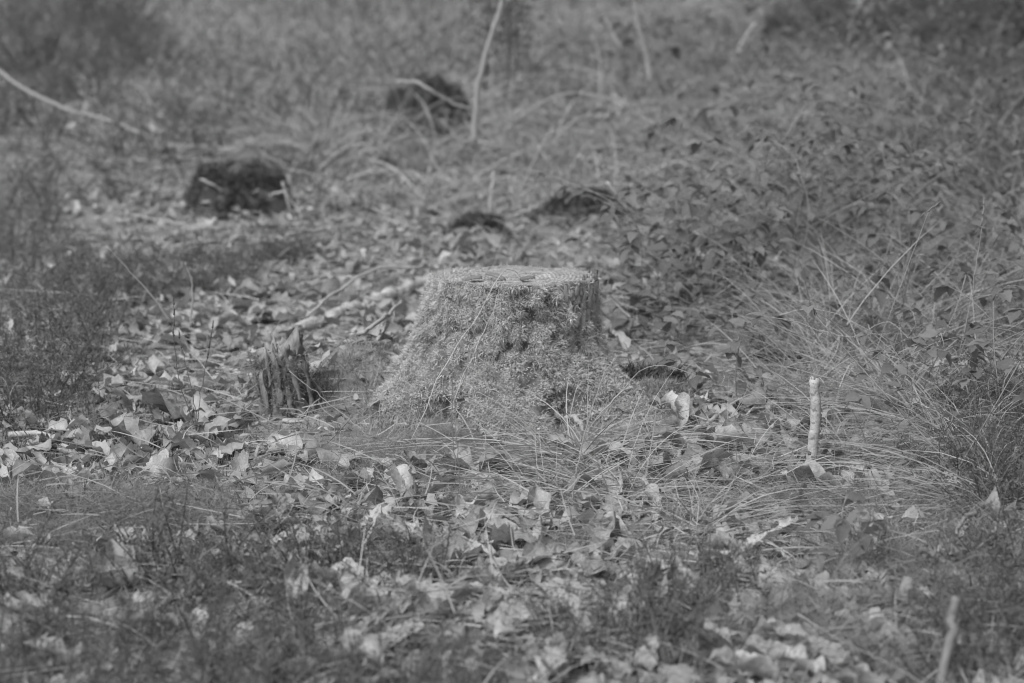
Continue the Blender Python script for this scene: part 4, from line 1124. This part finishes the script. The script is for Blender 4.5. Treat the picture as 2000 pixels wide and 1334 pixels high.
# ------------------------------------------------------------------ brambles
def leaflet(seed):
    rg = np.random.default_rng(seed)
    n = 8
    t = np.linspace(0, 1, n)
    w = np.maximum(.31 * np.sin(math.pi * t ** .72) ** .9 * (1 + .10 * np.where(np.arange(n) % 2, 1, -1)), .006)
    u = np.array([-1, 0, 1])
    X = u[None] * w[:, None]
    Y = t[:, None] + 0 * X
    Z = .30 * np.abs(X) - .28 * t[:, None] ** 2 + .02 * rg.normal(size=(n, 3))
    V = np.stack([X, Y, Z], -1).reshape(-1, 3)
    i = (np.arange(n - 1)[:, None] * 3 + np.arange(2)[None]).ravel()
    Q = np.stack([i, i + 1, i + 4, i + 3], 1)
    uv = np.stack([u[None] * .5 + .5 + 0 * X, t[:, None] + 0 * X], -1).reshape(-1, 2)
    return make_mesh('leaf', V, Q, M_bramble, uv=uv)
LFT = [leaflet(300 + i) for i in range(5)]
def bramble(u, v, label, group, h=.16, nl=5, size=.05, spread=.5, lean=(0, 0)):
    g = gnd(u, v)
    root = empty('bramble', g, label, 'bramble', group)
    a0 = R.random() * 6.28
    p = [np.zeros(3) - [0, 0, .01]]
    top = np.array([lean[0] + .25 * h * R.normal(), lean[1] + .25 * h * R.normal(), h])
    mid = top * .5 + np.array([.1 * h * R.normal(), .1 * h * R.normal(), .1 * h])
    b = Bag(); b.add(*tube([p[0], mid, top], .0018, .0010, 8, 5)); obj('stem', b.mesh('stem', M_bstem), root)
    pts = resample([p[0], mid, top], 20)
    for k in range(nl):
        c = pts[int(3 + 16 * (k + 1) / nl)]
        a = a0 + k * 2.4 + .4 * R.normal()
        d = np.array([math.cos(a), math.sin(a), .25 + .3 * R.random()])
        if k == nl - 1: d = d * .4
        e = c + d * spread * h * (.6 + .6 * R.random()) * .6
        b = Bag(); b.add(*tube([c, (c + e) / 2 + [0, 0, .01], e], .0010, .0007, 5, 4)); stk = obj('leaf_stalk', b.mesh('leaf_stalk', M_bstem), root)
        for da in (-1.15, 0, 1.15):
            s = size * (1 if da == 0 else .82) * (.8 + .4 * R.random())
            Mx = Matrix.Translation(e) @ Matrix.Rotation(a - math.pi / 2 + da + .15 * R.normal(), 4, 'Z') @ Matrix.Rotation(-.1 + .35 * R.normal(), 4, 'X') @ Matrix.Rotation(.3 * R.normal(), 4, 'Y') @ Matrix.Scale(s, 4)
            obj('leaf', LFT[R.integers(0, 5)], stk, M=Mx)
bramble(1655, 1150, 'dark bramble seedling standing among pale leaves at the front', None, .13, 5, .038)
bramble(1725, 1130, 'smaller shadowed bramble seedling right of the dark one', None, .10, 3, .036)
bramble(1360, 800, 'bramble shoot with drooping leaves right of the mossy stump', None, .10, 4, .046)
bramble(1300, 790, 'bramble shoot in the dark hollow beside the mossy stump', None, .11, 3, .040)
bramble(1228, 672, 'broad bramble leaves close behind the right rim of the mossy stump', None, .07, 3, .060)
bramble(1440, 800, 'thin bramble shoot between the stump and the birch stake', None, .14, 3, .038)
bramble(1400, 575, 'tall bramble shoot standing behind the clearing right of the stump', None, .20, 5, .055)
bramble(1110, 465, 'bramble sprig with bright tips on the low dark hummock', None, .05, 4, .035)
bramble(1180, 475, 'second bramble sprig just right of the low dark hummock', None, .06, 4, .035)
BR = [(1230 + 780 * R.random(), 230 + 440 * R.random()) for _ in range(120)]
for i, (u, v) in enumerate(BR):
    if u < 1300 and 400 < v < 500: continue
    g_ = ('far', 'brambles on the far right slope') if v < 400 else ('near', 'brambles behind the clearing on the right')
    bramble(u, v, ('blurred bramble ' if v < 400 else 'bramble ') + where(u, v), g_[1], .08 + .32 * R.random() ** 1.4, 7, .033 + .022 * R.random(), 1.3, (.12 * R.normal(), .1 * R.normal()))
BR2 = [(1240 + 700 * R.random(), 430 + 290 * R.random()) for _ in range(46)]
for u, v in BR2:
    if u < 1300 and 400 < v < 520: continue
    bramble(u, v, 'low bramble ' + where(u, v), 'brambles behind the clearing on the right', .06 + .12 * R.random(), 6, .028 + .02 * R.random(), 1.4, (.1 * R.normal(), .08 * R.normal()))
BT = [(1420 + 590 * R.random(), 330 + 330 * R.random()) for _ in range(24)]
for u, v in BT:
    bramble(u, v, 'tall leafy bramble cane ' + where(u, v), 'tall bramble canes on the right', .28 + .25 * R.random(), 12, .032 + .02 * R.random(), .5, (.16 * R.normal(), .1 * R.normal()))
BE = [(1700 + 320 * R.random(), 600 + 380 * R.random()) for _ in range(26)]
for u, v in BE:
    bramble(u, v, 'bramble woven into straw ' + where(u, v), 'brambles at the right edge', .1 + .2 * R.random(), 4, .038, 1.0, (.08 * R.normal(), .05 * R.normal()))
BF = [(1250 + 750 * R.random(), 120 + 130 * R.random()) for _ in range(18)]
for u, v in BF:
    bramble(u, v, 'big far bramble bush ' + where(u, v), 'brambles high on the slope', .3 + .2 * R.random(), 7, .075, .8)

# ------------------------------------------------------------------ saplings at the top
def sapling(u, vb, u2, v2, label, r):
    g = gnd(u, vb)
    top = at(u2, v2, g[1])
    root = empty('sapling', g, label, 'sapling', 'thin saplings behind the dead grass')
    d = top - g
    b = Bag(); b.add(*tube([np.zeros(3), d * .5 + [.01, 0, 0], d], r, r * .6, 12, 6, .004)); obj('trunk', b.mesh('trunk', M_dstick), root)
    n = 260
    t = .35 + .65 * R.random(n)
    C = d * t[:, None] + R.normal(size=(n, 3)) * np.array([.06, .06, .03])
    D = nrm(R.normal(size=(n, 3)))
    b = Bag(); b.add(*ribbons(C, D, .03, .014, R.normal(size=(n, 3)) * .2, 3, prof=[.4, 1, .7, 0]))
    for k in range(7):
        q = d * (.3 + .1 * k); a = R.random() * 6.28
        b.add(*tube([q, q + np.array([.07 * math.cos(a), .07 * math.sin(a), .05])], .003, .0015, 4, 4))
    obj('crown', b.mesh('crown', M_heath), root, kind='stuff')
sapling(945, 190, 955, -120, 'dark thin sapling left behind the pale jointed stem', .010)
sapling(985, 200, 1000, -120, 'dark thin sapling right behind the pale jointed stem', .012)
sapling(1002, 210, 1006, -80, 'thinnest sapling beside the two dark ones', .007)
settle_labels()
